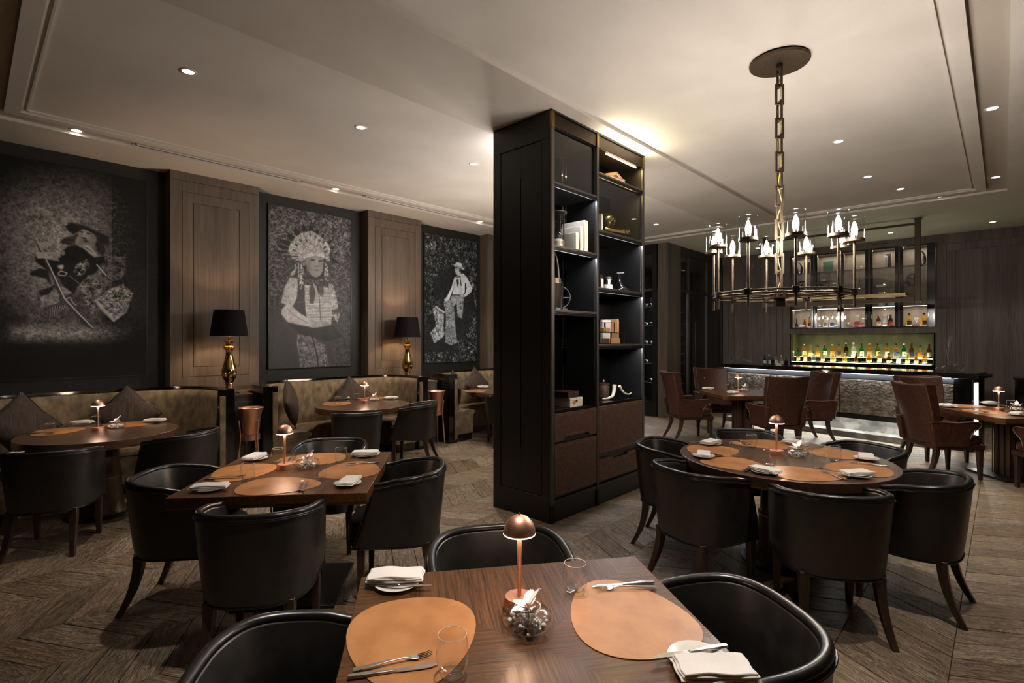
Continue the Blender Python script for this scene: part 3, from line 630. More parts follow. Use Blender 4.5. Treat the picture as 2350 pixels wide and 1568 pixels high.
# ------------------------------------------------------------------ high-backed brown armchair
def make_wing():
    T = thing('high_back_armchair', 'x', 'chair')
    s = MB(); rows = []
    for j in range(13):
        z = .40+j*.0575; v = j/12; yb = -.225-.15*v**1.2; hw = .245+.045*v+.012*math.sin(v*PI)
        n = 16; ring = []
        for i in range(n+1):
            x = -hw+2*hw*i/n; u = x/hw; zz = z-(.022*(1-u*u) if j == 12 else 0)
            ring.append((x, yb-.055+.055*u*u, zz))
        for i in range(n, -1, -1):
            x = -hw+2*hw*i/n; u = x/hw; zz = z-(.022*(1-u*u) if j == 12 else 0)
            ring.append((x*.97, yb+.05+.075*u*u*(.4+.6*v)-.0*v, zz))
        rows.append(ring)
    s.loft(rows); s.build('back', M['brown'], T, bevel=.012, seg=3, smooth=50)
    q = MB()
    for e in (-1, 1): q.tube([Vector((e*(.247+.045*(j/12)+.012*math.sin(j/12*PI)), -.225-.15*(j/12)**1.2+.0, .40+j*.0575)) for j in range(13)], .006, 6)
    q.tube([Vector((-.29+.58*i/10, -.43+.055*(-1+.2*i)**2+.0, 1.096-.022*(1-(-1+.2*i)**2))) for i in range(11)], .006, 6)
    q.build('piping', M['brownpipe'], T, smooth=60)
    for sx in (-1, 1):
        s = MB(); k = .86; y = -.225-.15*(.75)**1.2+.05
        s.lathe([(.001,.014),(.010,.011),(.017,.003),(.022,-.004)], 12, T=Matrix.Translation((sx*.12, y+.012, .90)) @ Matrix.Rotation(-PI/2, 4, 'X')); s.build('button', M['brownpipe'], T)
    arm = [(-.27,.38),(-.30,.56),(-.315,.66),(-.20,.665),(-.05,.655),(.08,.665),(.17,.672),(.215,.655),(.222,.63),(.20,.60),(.155,.57),(.115,.53),(.10,.47),(.11,.38)]
    for sx in (-1, 1):
        s = MB(); rows = []
        for i, xx in enumerate((.232, .240, .292, .300)):
            ins = (.012 if i in (0, 3) else 0); cx_, cy_ = -.05, .52
            rows.append([(sx*(xx+.02*max(0, (y+.1))), y+(cx_-y)*ins*1.6, z+(cy_-z)*ins*1.6) for y, z in arm])
        s.loft(rows); s.build('arm', M['brown'], T, bevel=.008, seg=2, smooth=50)
        q = MB(); q.tube([(sx*(.303+.02*max(0, y+.1)), y, z) for y, z in arm[2:13]], .0055, 6, cap=True); q.build('arm_piping', M['brownpipe'], T, smooth=60)
    s = MB(); rows = []; out = [(.272*scos(2*PI*i/28, .4), .285*ssin(2*PI*i/28, .45)+.03) for i in range(28)]
    for z, k in ((.40,.96),(.415,1.),(.465,1.),(.492,.97),(.503,.88),(.508,.4),(.509,.1)): rows.append([(x*k, .03+(y-.03)*k, z) for x, y in out])
    s.loft(rows); s.build('seat', M['brown'], T, smooth=60)
    MB().box(-.275,.275,-.245,.295,.345,.402).build('seat_rail', M['brown'], T, bevel=.012, seg=2)
    for sx in (-1, 1):
        leg_mb(sx*.235, .255, .35, sx*.237, .262, .055, .032).build('leg', M['legwood'], T, bevel=.002, seg=1)
        leg_mb(sx*.215, -.20, .35, sx*.235, -.33, .055, .034, 1).build('leg', M['legwood'], T, bevel=.002, seg=1)
    return T
wing = make_wing()
# ------------------------------------------------------------------ tables
def disc(r, n=72): return [(r*math.cos(2*PI*i/n), r*math.sin(2*PI*i/n)) for i in range(n)]
def round_table(x, y, r, label, group='round dining tables', rz=0):
    T = thing('round_dining_table', label, 'table', (x, y, 0), rz, group)
    MB().prism(disc(r), .692, .75).build('tabletop', M['tabler'], T, bevel=.003)
    MB().prism(disc(r-.002), .679, .6915).build('edge_band', M['trimbrass'], T)
    MB().lathe([(.125,.70),(.125,.66),(.135,.55),(.150,.34)], 40).build('pedestal', M['tabledark'], T)
    MB().lathe([(.158,.35),(.158,.335),(.152,.33)], 40).build('collar', M['trimbrass'], T)
    MB().lathe([(.152,.33),(.160,.18),(.178,.05),(.20,.022)], 40).build('pedestal_skirt', M['bronze'], T)
    MB().lathe([(.27,.0),(.27,.012),(.255,.022),(.05,.023)], 48).build('base_plate', M['basemetal'], T)
    return T
def square_table(x, y, a, rz, label, group='square dining tables', cham=.0, hy=None):
    T = thing('square_dining_table', label, 'table', (x, y, 0), rz, group); h = a/2; hy = hy or h
    def sq(h1, h2, c):
        return [(-h1+c,-h2),(h1-c,-h2),(h1,-h2+c),(h1,h2-c),(h1-c,h2),(-h1+c,h2),(-h1,h2-c),(-h1,-h2+c)] if c > 0 else [(-h1,-h2),(h1,-h2),(h1,h2),(-h1,h2)]
    MB().prism(sq(h, hy, cham), .697, .75).build('tabletop', M['table'], T, bevel=.003)
    MB().prism(sq(h-.001, hy-.001, cham), .684, .6965).build('edge_band', M['trimbrass'], T)
    MB().prism(sq(h-.08, hy-.08, cham), .668, .6855).build('underframe', M['basemetal'], T)
    s = MB()
    for ix in (-1, 0, 1):
        for iy in (-1, 0, 1): s.box(ix*.085-.03, ix*.085+.03, iy*.085-.03, iy*.085+.03, .02, .668)
    s.build('fluted_column', M['tabledark'], T, bevel=.004)
    s = MB()
    for ix in (-1, 1):
        for iy in (-1, 1): s.box(ix*.122-.004, ix*.122+.004, iy*.122-.004, iy*.122+.004, .02, .668)
    s.build('corner_strips', M['trimbrass'], T)
    MB().box(-.30,.30,-.30,.30,0,.02).build('base_plate', M['basemetal'], T, bevel=.003)
    return T
M['tabler'] = wood_mat('round_table_veneer', (.040,.018,.010), (.110,.055,.032), (.12,2,2), 20, .30, .15, .5)
# ------------------------------------------------------------------ table ware
def make_lamp():
    T = thing('cordless_table_lamp', 'x', 'lamp')
    MB().lathe([(.0505,.0),(.0505,.003),(.047,.034),(.0455,.036),(.0455,.0362),(.008,.037)], 48).build('base', M['copper'], T, smooth=30)
    MB().lathe([(.0065,.034),(.0065,.16),(.0085,.215),(.0125,.245),(.013,.258)], 20).build('stem', M['copper'], T, smooth=60)
    pr = [(.051*math.cos(a), .236+.0575*math.sin(a)) for a in [i*PI/2/10 for i in range(11)]]
    pr = pr[:-1]+[(.0005, .2935)]
    MB().lathe(pr+[(.0005,.291)]+[(.049*math.cos(a), .2355+.0545*math.sin(a)) for a in [i*PI/2/8 for i in range(7,-1,-1)]], 48, cap=False).build('dome', M['copper'], T, smooth=60)
    rg = []
    for i in range(40): a = 2*PI*i/40; rg.append((.0495*math.cos(a), .0495*math.sin(a), .2345))
    MB().tube(rg, .0019, 6, closed=True).build('light_ring', M['ring'], T)
    s = MB(); s.lathe([(.0018,-.0),(.0035,.0015),(.0018,.006),(.0004,.009)], 10, (0,0,.2935)); s.build('finial', M['copper'], T)
    return T
lamp = make_lamp()
def lamp_light(x, y, z, k=1.0):
    l = bpy.data.lights.new('lamp_led', 'POINT'); l.energy = MUSH_W*k; l.color = (1,.74,.52); l.shadow_soft_size = .018
    o = bpy.data.objects.new('lamp_led', l); C.objects.link(o); o.location = (x, y, z)
def place_lamp(x, y, label, k=1.0):
    T = place(lamp, (x, y, .7505), 0, label, 'copper dome lamps on the tables')
    for a in (0, 1, 2, 3): lamp_light(x+.03*math.cos(a*PI/2), y+.03*math.sin(a*PI/2), .7505+.226, k*.25)
    return T
def make_tumbler():
    T = thing('tumbler', 'x', 'glass')
    pr = [(.0005,.006),(.024,.007),(.031,.014),(.0365,.030),(.0395,.052),(.0385,.075),(.0345,.099),(.0335,.100),(.0335,.0995),(.0375,.074),(.0385,.052)]
    MB().lathe([(.022,.0),(.0285,.0015),(.034,.010),(.0385,.028),(.0412,.050),(.040,.076),(.0360,.102)], 32, cap=False).build('bowl', M['glass'], T, smooth=60)
    MB().lathe([(.0005,.009),(.022,.010),(.029,.015),(.0285,.002),(.0005,.0005)], 24, cap=False).build('thick_base', M['water'], T, smooth=60)
    rg = [(.036*math.cos(2*PI*i/32), .036*math.sin(2*PI*i/32), .102) for i in range(32)]
    MB().tube(rg, .0008, 5, closed=True).build('rim', M['china'], T)  # opaque white ring stands in for the bright highlight on the glass edge
    return T
tumbler = make_tumbler()
def egg(L, W, n=44, k=.16):
    out = []
    for i in range(n):
        a = 2*PI*i/n; x = L/2*scos(a, .94); y = W/2*ssin(a, .9)*(1+k*2*x/L); out.append((x, y))
    return out
def make_mat():                               # long axis x, wide end +x
    T = MB().prism(egg(.46, .36, k=.27), 0, .0022).build('placemat', M['mat'], bevel=.0006, seg=1); tag(T, 'x', 'placemat'); return T
placemat = make_mat()
def make_fork():                              # along +x, tines at +x
    T = thing('fork', 'x', 'cutlery')
    s = MB(); rows = []
    for x, hw, z, th in ((-.10,.0085,.0045,.003),(-.06,.007,.006,.003),(-.01,.004,.0085,.003),(.03,.0028,.009,.0028),(.045,.006,.0065,.002),(.06,.0115,.0035,.0018),(.068,.012,.0035,.0016)):
        rows.append([(x,-hw,z-th/2),(x,hw,z-th/2),(x,hw,z+th/2),(x,-hw,z+th/2)])
    s.loft(rows); s.build('handle', M['steel'], T, smooth=60, bevel=.0008, seg=2)
    s = MB()
    for k in range(4):
        y = -.0105+.007*k; s.tube([(.066,y,.0035),(.085,y*.98,.0035),(.104,y*.93,.0075)], [.0015,.0014,.0009], 5)
    s.build('tines', M['steel'], T)
    return T
def make_knife(L=.115):
    T = thing('knife', 'x', 'cutlery')
    s = MB(); rows = []
    for x, hw, th in ((-.115,.0075,.006),(-.08,.0082,.0062),(-.01,.0060,.005),(0,.0055,.0045)): rows.append([(x,-hw,.0008),(x,hw,.0008),(x,hw*.8,.001+th),(x,-hw*.8,.001+th)])
    s.loft(rows); s.build('handle', M['steel'], T, smooth=50, bevel=.001)
    s = MB(); rows = []
    for x, a, b in ((0,-.005,.005),(.01,-.008,.006),(.06,-.0095,.0065),(.09,-.0085,.0065),(.108,-.002,.0062)): rows.append([(x,a,.0022),(x,b,.0022),(x,b,.0036),(x,a,.0036)])
    s.loft(rows); s.build('blade', M['steel'], T, smooth=30)
    return T
fork, knife = make_fork(), make_knife()
def make_plate():
    T = MB().lathe([(.0005,.003),(.040,.003),(.055,.006),(.078,.013),(.0785,.0145),(.076,.0145),(.054,.0085),(.040,.0052),(.0005,.005)], 40, cap=False).build('side_plate', M['china'], smooth=50); tag(T, 'x', 'plate'); return T
plate = make_plate()
def make_napkin(seed):                        # folded linen rectangle, long axis x
    T = thing('folded_napkin', 'x', 'napkin'); rg = random.Random(seed)
    for k in range(3):
        s = MB(); nx, ny = 12, 7; hx, hy = .098-.004*k, .046-.0015*k; rows = []; z0 = .001+k*.0062
        ph = rg.uniform(0, 6)
        def H(x, y): return .0016*math.sin(x*38+ph+y*20)+.0012*math.sin(y*70+ph)+ .004*(1-(x/hx)**2)*(k/2)
        V = [[(-hx+2*hx*i/nx+.002*math.sin(j*1.3+k), -hy+2*hy*j/ny+.002*math.sin(i*.9+k*2), 0) for j in range(ny+1)] for i in range(nx+1)]
        top = [(x, y, z0+.0056+H(x, y)) for r_ in V for x, y, _ in r_]; bot = [(x, y, z0+H(x, y)*.6) for r_ in V for x, y, _ in r_]
        n = (nx+1)*(ny+1); idx = lambda i, j: i*(ny+1)+j; fs = []
        for i in range(nx):
            for j in range(ny):
                fs.append((idx(i,j), idx(i+1,j), idx(i+1,j+1), idx(i,j+1))); fs.append((idx(i,j)+n, idx(i,j+1)+n, idx(i+1,j+1)+n, idx(i+1,j)+n))
        ed = [idx(i,0) for i in range(nx+1)]+[idx(nx,j) for j in range(1,ny+1)]+[idx(i,ny) for i in range(nx-1,-1,-1)]+[idx(0,j) for j in range(ny-1,0,-1)]
        for a, b in zip(ed, ed[1:]+ed[:1]): fs.append((a, b, b+n, a+n))
        s.add(top+bot, fs); s.build('fold', M['white'], T, smooth=60, bevel=.0022, seg=2)
    return T
napkins = [make_napkin(i) for i in range(3)]
def petal_mb(s, L, W, ang, tilt, cup=.25, z0=0, tw=0):
    n = 8; R = RZ(ang) @ Matrix.Rotation(-tilt, 4, 'Y') @ Matrix.Rotation(tw, 4, 'X'); top, bot = [], []
    for i in range(n+1):
        t = i/n; wd = W*math.sin(PI*min(1, t*.93+.04))**.7
        for j in range(5):
            u = -1+.5*j; x = L*t; y = wd*u/2; z = cup*W*(u*u)*.5-.18*L*t*t
            for arr, dz in ((top, .0007), (bot, -.0007)): q = R @ Vector((x, y, z+dz)); arr.append((q.x, q.y, q.z+z0))
    f = []; m = len(top)
    for i in range(n):
        for j in range(4): a = i*5+j; f += [(a, a+5, a+6, a+1), (a+m, a+1+m, a+6+m, a+5+m)]
    s.add(top+bot, f)
M['bead'] = simple('gel_beads', (.96,.97,.98), .05, coat=.5, **{'Transmission Weight': .12})
def make_bowl():
    T = thing('orchid_bowl', 'x', 'flower bowl')
    pr = [(.036,.0),(.058,.004),(.074,.018),(.078,.032),(.070,.048),(.052,.060),(.040,.063),(.038,.066)]
    MB().lathe([(.001,.0)]+pr, 40, cap=False).build('glass_bowl', M['water'], T, smooth=60)
    rg = [(.038*math.cos(2*PI*i/32), .038*math.sin(2*PI*i/32), .066) for i in range(32)]; MB().tube(rg, .0016, 6, closed=True).build('rim', M['china'], T)  # white rim imitates the glint round the bowl's glass mouth
    s = MB(); r_ = random.Random(4)
    for k in range(90):
        a = r_.uniform(0, 2*PI); q = r_.uniform(0, .060); z = r_.uniform(.010, .036); R = .0065*r_.uniform(.7, 1.2)
        s.lathe([(.0003,-R),(R*.7,-R*.7),(R,0),(R*.7,R*.7),(.0003,R)], 8, (q*math.cos(a), q*math.sin(a), z), cap=False)
    o = s.build('gel_beads', M['bead'], T, smooth=60); o['kind'] = 'stuff'
    s = MB()
    for a, L, W, ti in ((90, .070, .036, 66), (12, .064, .036, 34), (168, .064, .036, 36), (-54, .056, .032, 16), (-126, .056, .032, 16)): petal_mb(s, L, W, math.radians(a-90), math.radians(ti), z0=.058)
    s.build('petals', M['petal'], T, smooth=60)
    s = MB(); petal_mb(s, .026, .020, math.radians(-90), math.radians(40), .6, .060); petal_mb(s, .016, .012, math.radians(-80), math.radians(70), .6, .062); s.build('lip', M['lip'], T, smooth=60)
    MB().tube([(0,0,.058),(.004,-.01,.035),(.0,-.02,.012)], .0022, 6).build('stem', simple('orchid_stem', (.35,.42,.10), .5), T)
    return T
bowl = make_bowl()
TZ = .7505
def on_table(proto, x, y, rz, label, dz=0, group=None): return place(proto, (x, y, TZ+dz), rz, label, group)
NC = [0]
def setting(cx, cy, phi_f, dist, who, tname, mat_dist=None, mat_rot=0, parts='mgckp', plate_off=(-.03, .33), glass_off=(.10, -.19), cut_off=(-.05, -.125), knife_on_plate=False, prad=None, cut_rot=12):
    """one diner facing direction phi_f (degrees); offsets are (forward, left) from the mat centre"""
    f = math.radians(phi_f); fx, fy = math.cos(f), math.sin(f); lx, ly = -fy, fx
    mx, my = cx-fx*dist, cy-fy*dist
    P = lambda a, b: (mx+fx*a+lx*b, my+fy*a+ly*b)
    if 'm' in parts: on_table(placemat, mx, my, f+PI/2+mat_rot, f'tan leather placemat {who}, {tname}', 0, 'tan leather placemats')
    if 'g' in parts: x, y = P(*glass_off); on_table(tumbler, x, y, 0, f'stemless tumbler {who}, {tname}', 0, 'tumblers')
    if 'c' in parts:
        dz = .0026 if 'm' in parts else .0004
        x, y = P(*cut_off); on_table(fork, x, y, f+math.radians(cut_rot), f'steel fork {who}, {tname}', dz, 'steel cutlery')
        x, y = P(cut_off[0]+.0, cut_off[1]-.026); on_table(knife, x, y, f+math.radians(cut_rot-4), f'steel knife {who}, {tname}', dz, 'steel cutlery')
    if 'p' in parts:
        x, y = P(*plate_off); on_table(plate, x, y, 0, f'side plate under the napkin {who}, {tname}', 0, 'white side plates')
        NC[0] += 1; on_table(napkins[NC[0] % 3], x-.01*fx, y-.01*fy, f+math.radians(90+random.uniform(-12, 12)), f'folded white napkin {who}, {tname}', .0150, 'folded white napkins')
    return P
def put_line(proto, a, b, label, dz, L=.215, z=TZ):
    (x0, y0), (x1, y1) = at(*a, z), at(*b, z); return place(proto, ((x0+x1)/2, (y0+y1)/2, TZ+dz), math.atan2(y1-y0, x1-x0), label, 'steel cutlery')
# ---- front square table
u_ = math.radians(-36.5); DX, DY = 1.085, .943
square_table(DX, DY, 1.04, u_, 'square walnut-veneered dining table nearest the camera')
cu, su = math.cos(u_), math.sin(u_); Duv = lambda a, b: (DX+a*cu-b*su, DY+a*su+b*cu)
tn = 'nearest square table'
P = setting(DX, DY, -36.5, .335, 'at the left seat', tn, parts='m', mat_rot=0)
def put(proto, px, py, rz, label, dz=0, group=None, z=TZ): x, y = at(px, py, z); return place(proto, (x, y, TZ+dz), rz, label, group)
# lateral shift of both mats away from the camera
for o in [o for o in C.objects if o.name == 'placemat']:
    x, y = Duv(-.335, .10); o.location = (x, y, TZ)
x, y = Duv(.318, .115); on_table(placemat, x, y, u_-PI/2+.03, 'tan leather placemat at the right seat on the nearest square table', 0, 'tan leather placemats')
x, y = Duv(-.232, -.081); on_table(tumbler, x, y, 0, 'large clear tumbler in front of the left placemat on the nearest square table', 0, 'tumblers')
put(tumbler, 1320, 1362, 0, 'clear tumbler between the lamp and the right placemat on the nearest square table', 0, 'tumblers')
put_line(fork, (813,1545), (985,1507), 'steel fork on the left placemat of the nearest square table', .003)
put_line(knife, (810,1558), (998,1531), 'steel knife on the left placemat of the nearest square table', .003)
put_line(fork, (1497,1352), (1380,1355), 'steel fork across the right placemat of the nearest square table', .003)
put_line(knife, (1492,1340), (1364,1350), 'steel knife behind the fork on the right placemat of the nearest square table', .003)
put(plate, 912, 1343, 0, 'white side plate at the far left corner of the nearest square table', 0, 'white side plates')
put(napkins[0], 908, 1336, math.radians(-43), 'folded white napkin at the far left corner of the nearest square table', .015, 'folded white napkins')
put_line(knife, (846,1353), (990,1356), 'butter knife lying on the side plate at the far left corner', .0150)
put(plate, 1603, 1522, 0, 'white side plate at the right edge of the nearest square table', 0, 'white side plates')
put(napkins[1], 1640, 1556, u_+math.radians(-10), 'folded white napkin at the right edge of the nearest square table', .015, 'folded white napkins')
put_line(knife, (1655,1499), (1507,1524), 'butter knife under the napkin at the right edge', .0150)
x, y = at(1192, 1394, .75); place_lamp(x, y, 'copper dome lamp on the nearest square table', 1.0)
x, y = at(1211, 1443, .75); on_table(bowl, x, y, -YAW-.1, 'round glass bowl with a white orchid on the nearest square table', 0, 'orchid bowls')
# ---- left square table
v_ = math.radians(-40.5); CX_, CY_ = 1.479, 3.318; cv, sv = math.cos(v_), math.sin(v_); Cuv = lambda a, b: (CX_+a*cv-b*sv, CY_+a*sv+b*cv)
square_table(CX_, CY_, 1.06, v_, 'square walnut dining table with four settings in the left middle')
tn = 'left middle square table'
for ph, who in ((-40.5, 'at the left seat'), (49.5, 'at the front seat'), (139.5, 'at the right seat'), (229.5, 'at the back seat')):
    setting(CX_, CY_, ph, .34, who, tn, parts='mgcp', plate_off=(-.05, .36), glass_off=(.11, -.20), cut_off=(-.04, -.13))
x, y = at(653, 1077, .75); place_lamp(x, y, 'copper dome lamp on the left middle square table', 1.0)
x, y = at(706, 1074, .75); on_table(bowl, x, y, -YAW, 'round glass bowl with a white orchid on the left middle square table', 0, 'orchid bowls')
# ---- round table under the chandelier
EX, EY, ER = 4.065, 1.165, .70
round_table(EX, EY, ER, 'large round dining table set for six under the chandelier')
tn = 'round table under the chandelier'
PH = [(213,'at the front right seat'),(160,'at the front left seat'),(108,'at the left seat'),(33,'at the back left seat'),(333,'at the back right seat'),(270,'at the right seat')]
for ph, who in PH:
    setting(EX, EY, ph+180, .475, who, tn, parts='mgc', glass_off=(.17, -.13), cut_off=(-.02, -.135))
    a = math.radians(ph-27); x, y = EX+.565*math.cos(a), EY+.565*math.sin(a)
    on_table(plate, x, y, 0, f'side plate under the napkin {who}, {tn}', 0, 'white side plates'); NC[0] += 1
    on_table(napkins[NC[0] % 3], x, y, a+math.radians(80+random.uniform(-20, 20)), f'folded white napkin {who}, {tn}', .015, 'folded white napkins')
x, y = at(1782, 1044, .75); place_lamp(x, y, 'copper dome lamp on the round table under the chandelier', 1.0)
x, y = at(1830, 1048, .75); on_table(bowl, x, y, -YAW+.3, 'glass bowl with a white orchid on the round table under the chandelier', 0, 'orchid bowls')
# ---- booth tables
for (tx, ty, nm) in ((.86, 6.03, 'left booth'), (3.60, 6.12, 'middle booth'), (6.25, 6.12, 'far booth')):
    round_table(tx, ty, .60, f'round dining table in the {nm}')
def seat_items(lst, tn, anchor):
    for kind, px, py, rz, who in lst:
        if kind == 'm': put(placemat, px, py, math.radians(rz), f'tan leather placemat {who} on the {tn}', 0, 'tan leather placemats')
        if kind == 'g': put(tumbler, px, py, 0, f'clear tumbler {who} on the {tn}', 0, 'tumblers')
        if kind == 'n':
            put(plate, px, py+2, 0, f'side plate under the napkin {who} on the {tn}', 0, 'white side plates'); NC[0] += 1
            put(napkins[NC[0] % 3], px, py+1, math.radians(rz), f'folded white napkin {who} on the {tn}', .015, 'folded white napkins')
        if kind == 'f': put(fork, px, py, math.radians(rz), f'steel fork {who} on the {tn}', .003, 'steel cutlery'); put(knife, px+2, py-2, math.radians(rz), f'steel knife {who} on the {tn}', .003, 'steel cutlery')
        if kind == 'b': put(bowl, px, py, 0, f'glass bowl with a white orchid on the {tn}', 0, 'orchid bowls')
seat_items([('m',128,991,60,'at the left'),('m',292,974,-50,'at the back'),('f',92,997,-30,'on the left placemat'),('f',240,978,-140,'on the back placemat'),('g',114,999,0,'at the left'),('g',219,980,0,'behind the lamp'),('n',188,973,-40,'behind the lamp'),('n',355,968,-25,'at the right edge'),('b',266,983,0,'')], 'left booth table', None)
seat_items([('m',772,927,60,'at the left'),('m',848,914,-50,'at the back'),('f',752,929,-30,'on the left placemat'),('g',776,929,0,'at the left'),('g',818,921,0,'behind the lamp'),('n',788,915,-40,'at the back left'),('n',898,915,-25,'at the right edge'),('b',859,920,0,'')], 'middle booth table', None)
seat_items([('m',1090,898,60,'at the left'),('n',1108,889,-30,'at the back left'),('g',1107,898,0,'at the left'),('g',1126,893,0,'at the back'),], 'far booth table', None)
x, y = at(225, 990, .75); place_lamp(x, y, 'copper dome lamp on the left booth table')
x, y = at(837, 925, .75); place_lamp(x, y, 'copper dome lamp on the middle booth table')
place_lamp(6.30, 6.15, 'copper dome lamp on the far booth table')
# ---- tables by the bar
FX, FY, GX, GY = 8.58, 3.05, 8.43, -.07
square_table(FX, FY, 1.02, math.radians(45), 'square dining table by the bar on the left', cham=.06)
square_table(GX, GY, 1.06, math.radians(37), 'square dining table by the bar at the right edge', cham=.06)
seat_items([('n',1625,893,-20,'at the left'),('n',1682,902,60,'at the front'),('g',1669,897,0,'at the left'),('g',1681,893,0,'at the back'),('g',1716,898,0,'at the right'),('b',1709,897,0,'')], 'square table left of the bar', None)
seat_items([('m',2265,946,40,'at the front'),('m',2215,932,130,'at the left'),('n',2160,932,-30,'at the left'),('n',2180,933,-20,'at the left edge'),('g',2239,940,0,'at the left'),('g',2320,938,0,'at the back'),('n',2272,927,-40,'behind the lamp'),('n',2335,952,-20,'at the front'),('g',2300,951,0,'beside the lamp'),('f',2250,946,-140,'on the front placemat'),('b',2333,943,0,'')], 'right edge table', None)
x, y = at(1694, 900, .75); place_lamp(x, y, 'copper dome lamp on the table left of the bar')
x, y = at(2292, 943, .75); place_lamp(x, y, 'copper dome lamp on the table at the right edge')
# ---- chairs
def chair(x, y, face, label, group='black leather tub chairs'): return place(tub, (x, y, 0), math.radians(face-90), label, group)
for (a, b, f, lb) in ((-.64,-.06,-40.5,'black tub chair at the left side of the left middle square table'),(.03,-.67,49.5,'black tub chair at the front of the left middle square table'),
                      (.66,-.02,139.5,'black tub chair at the right side of the left middle square table'),(.02,.72,229.5,'black tub chair behind the left middle square table, only its rim visible')):
    x, y = Cuv(a, b); chair(x, y, f, lb)
for (a, b, f, lb) in ((-.60,.015,-36.5,'black tub chair cropped at the left of the nearest table'),(.55,.03,143.5,'black tub chair at the right of the nearest table with open black seat'),(.0,.60,233.5,'black tub chair behind the nearest table')):
    x, y = Duv(a, b); chair(x, y, f, lb)
for ph, rr, who in ((213,.79,'front right of'),(158,.77,'front left of'),(104,.76,'beside the display unit, left of'),(35,.78,'hidden behind'),(332,.73,'back right of'),(267,.745,'right of')):
    a = math.radians(ph); chair(EX+rr*math.cos(a), EY+rr*math.sin(a), ph+180, f'black tub chair {who} the round table under the chandelier')
chair(.477, 5.33, 63, 'black tub chair before the left booth table, leftmost in view')
chair(1.34, 5.42, 127, 'black tub chair at the right of the left booth table')
chair(3.14, 5.47, 60, 'black tub chair with its back to the camera before the middle booth')
chair(4.05, 5.60, 132, 'black tub chair at the right of the middle booth table')
chair(5.68, 5.56, 55, 'black tub chair before the far booth, half hidden by the display unit')
def wchair(x, y, face, label): return place(wing, (x, y, 0), math.radians(face-90), label, 'brown leather high-backed armchairs')
wchair(8.05, 3.70, -43, 'brown high-backed armchair at the left of the table left of the bar')
wchair(9.13, 3.68, 222, 'brown buttoned armchair behind the table left of the bar, facing the camera')
wchair(8.08, 2.42, 47, 'brown high-backed armchair with its back to the camera before the bar')
wchair(9.20, 2.28, 137, 'brown high-backed armchair turned sideways before the stone bar front')
wchair(7.98, .55, -50, 'brown high-backed armchair in the right foreground of the bar')
wchair(9.05, .70, 217, 'brown buttoned armchair facing the camera in front of the bar end')
wchair(7.78, -.45, 37, 'brown high-backed armchair cropped by the right picture edge')
# ------------------------------------------------------------------ curved banquettes
def curve_pts(cx, a, b, y0=6.22, n=44):
    out = []
    for i in range(n+1):
        th = PI*i/n; out.append(Vector((cx-a*scos(th, .62) if True else 0, y0+b*abs(math.sin(th))**.62, 0)))
    return out
def booth(cx, label, kx=0):
    T = thing('curved_banquette', label, 'banquette', (cx, 6.22, 0), 0, 'curved banquettes under the murals'); a, b = 1.13, .88
    P = [p_-Vector((cx, 6.22, 0)) for p_ in curve_pts(cx, a, b)]
    def off(p_, o): return Vector((p_.x*(1-o/a), p_.y*(1-o/b), 0))
    def loft(prof, nm, m, bev=0, sm=40):
        s = MB(); s.loft([[(off(p_, o).x, off(p_, o).y, z) for o, z in prof] for p_ in P]); return s.build(nm, m, T, bevel=bev, smooth=sm)
    loft([(-.02,0),(-.02,1.035),(.035,1.035),(.035,0)], 'outer_shell', M['gloss'])
    loft([(-.035,1.036),(-.035,1.062),(.055,1.062),(.055,1.036)], 'top_rim', M['gloss'], .003)
    loft([(.036,.40),(.036,1.0),(.06,1.025),(.09,1.015),(.115,.93),(.135,.70),(.15,.42)], 'back_cushion', M['velvet'], sm=60)
    loft([(.07,.10),(.07,.40),(.50,.40),(.50,.10)], 'seat_base', M['velvet'], .01)
    loft([(.10,.402),(.10,.46),(.30,.475),(.50,.472),(.545,.455),(.555,.43),(.545,.405),(.5,.402)], 'seat_cushion', M['velvet'], sm=60)
    loft([(.08,0),(.08,.099),(.46,.099),(.46,0)], 'plinth', M['gloss'])
    for e in (-1, 1):
        MB().box(min(e*(a+.045), e*(a-.125)), max(e*(a+.045), e*(a-.125)), -.045, -.001, 0, 1.062).build('end_post', M['gloss'], T, bevel=.006)
        MB().box(min(e*(a-.055), e*(a-.115)), max(e*(a-.055), e*(a-.115)), -.062, -.046, .05, .985).build('end_pad', M['velvet'], T, bevel=.006)
    s = MB(); pts = [(off(p_, .052).x, off(p_, .052).y, 1.03) for p_ in P]
    for q in range(len(pts)-1):
        for k in range(5):
            t = k/5; c = [pts[q][j]*(1-t)+pts[q+1][j]*t for j in range(3)]
            s.lathe([(.0045,0),(.0032,.0035),(.0003,.0045)], 5, c, cap=False)
    o = s.build('nail_heads', M['trimbrass'], T, smooth=0); o['kind'] = 'stuff'
    return T
booth(.88, 'mottled brown velvet curved banquette under the first mural'); booth(3.53, 'mottled brown velvet curved banquette under the feather headdress mural'); booth(6.28, 'mottled brown velvet curved banquette half hidden behind the display unit')
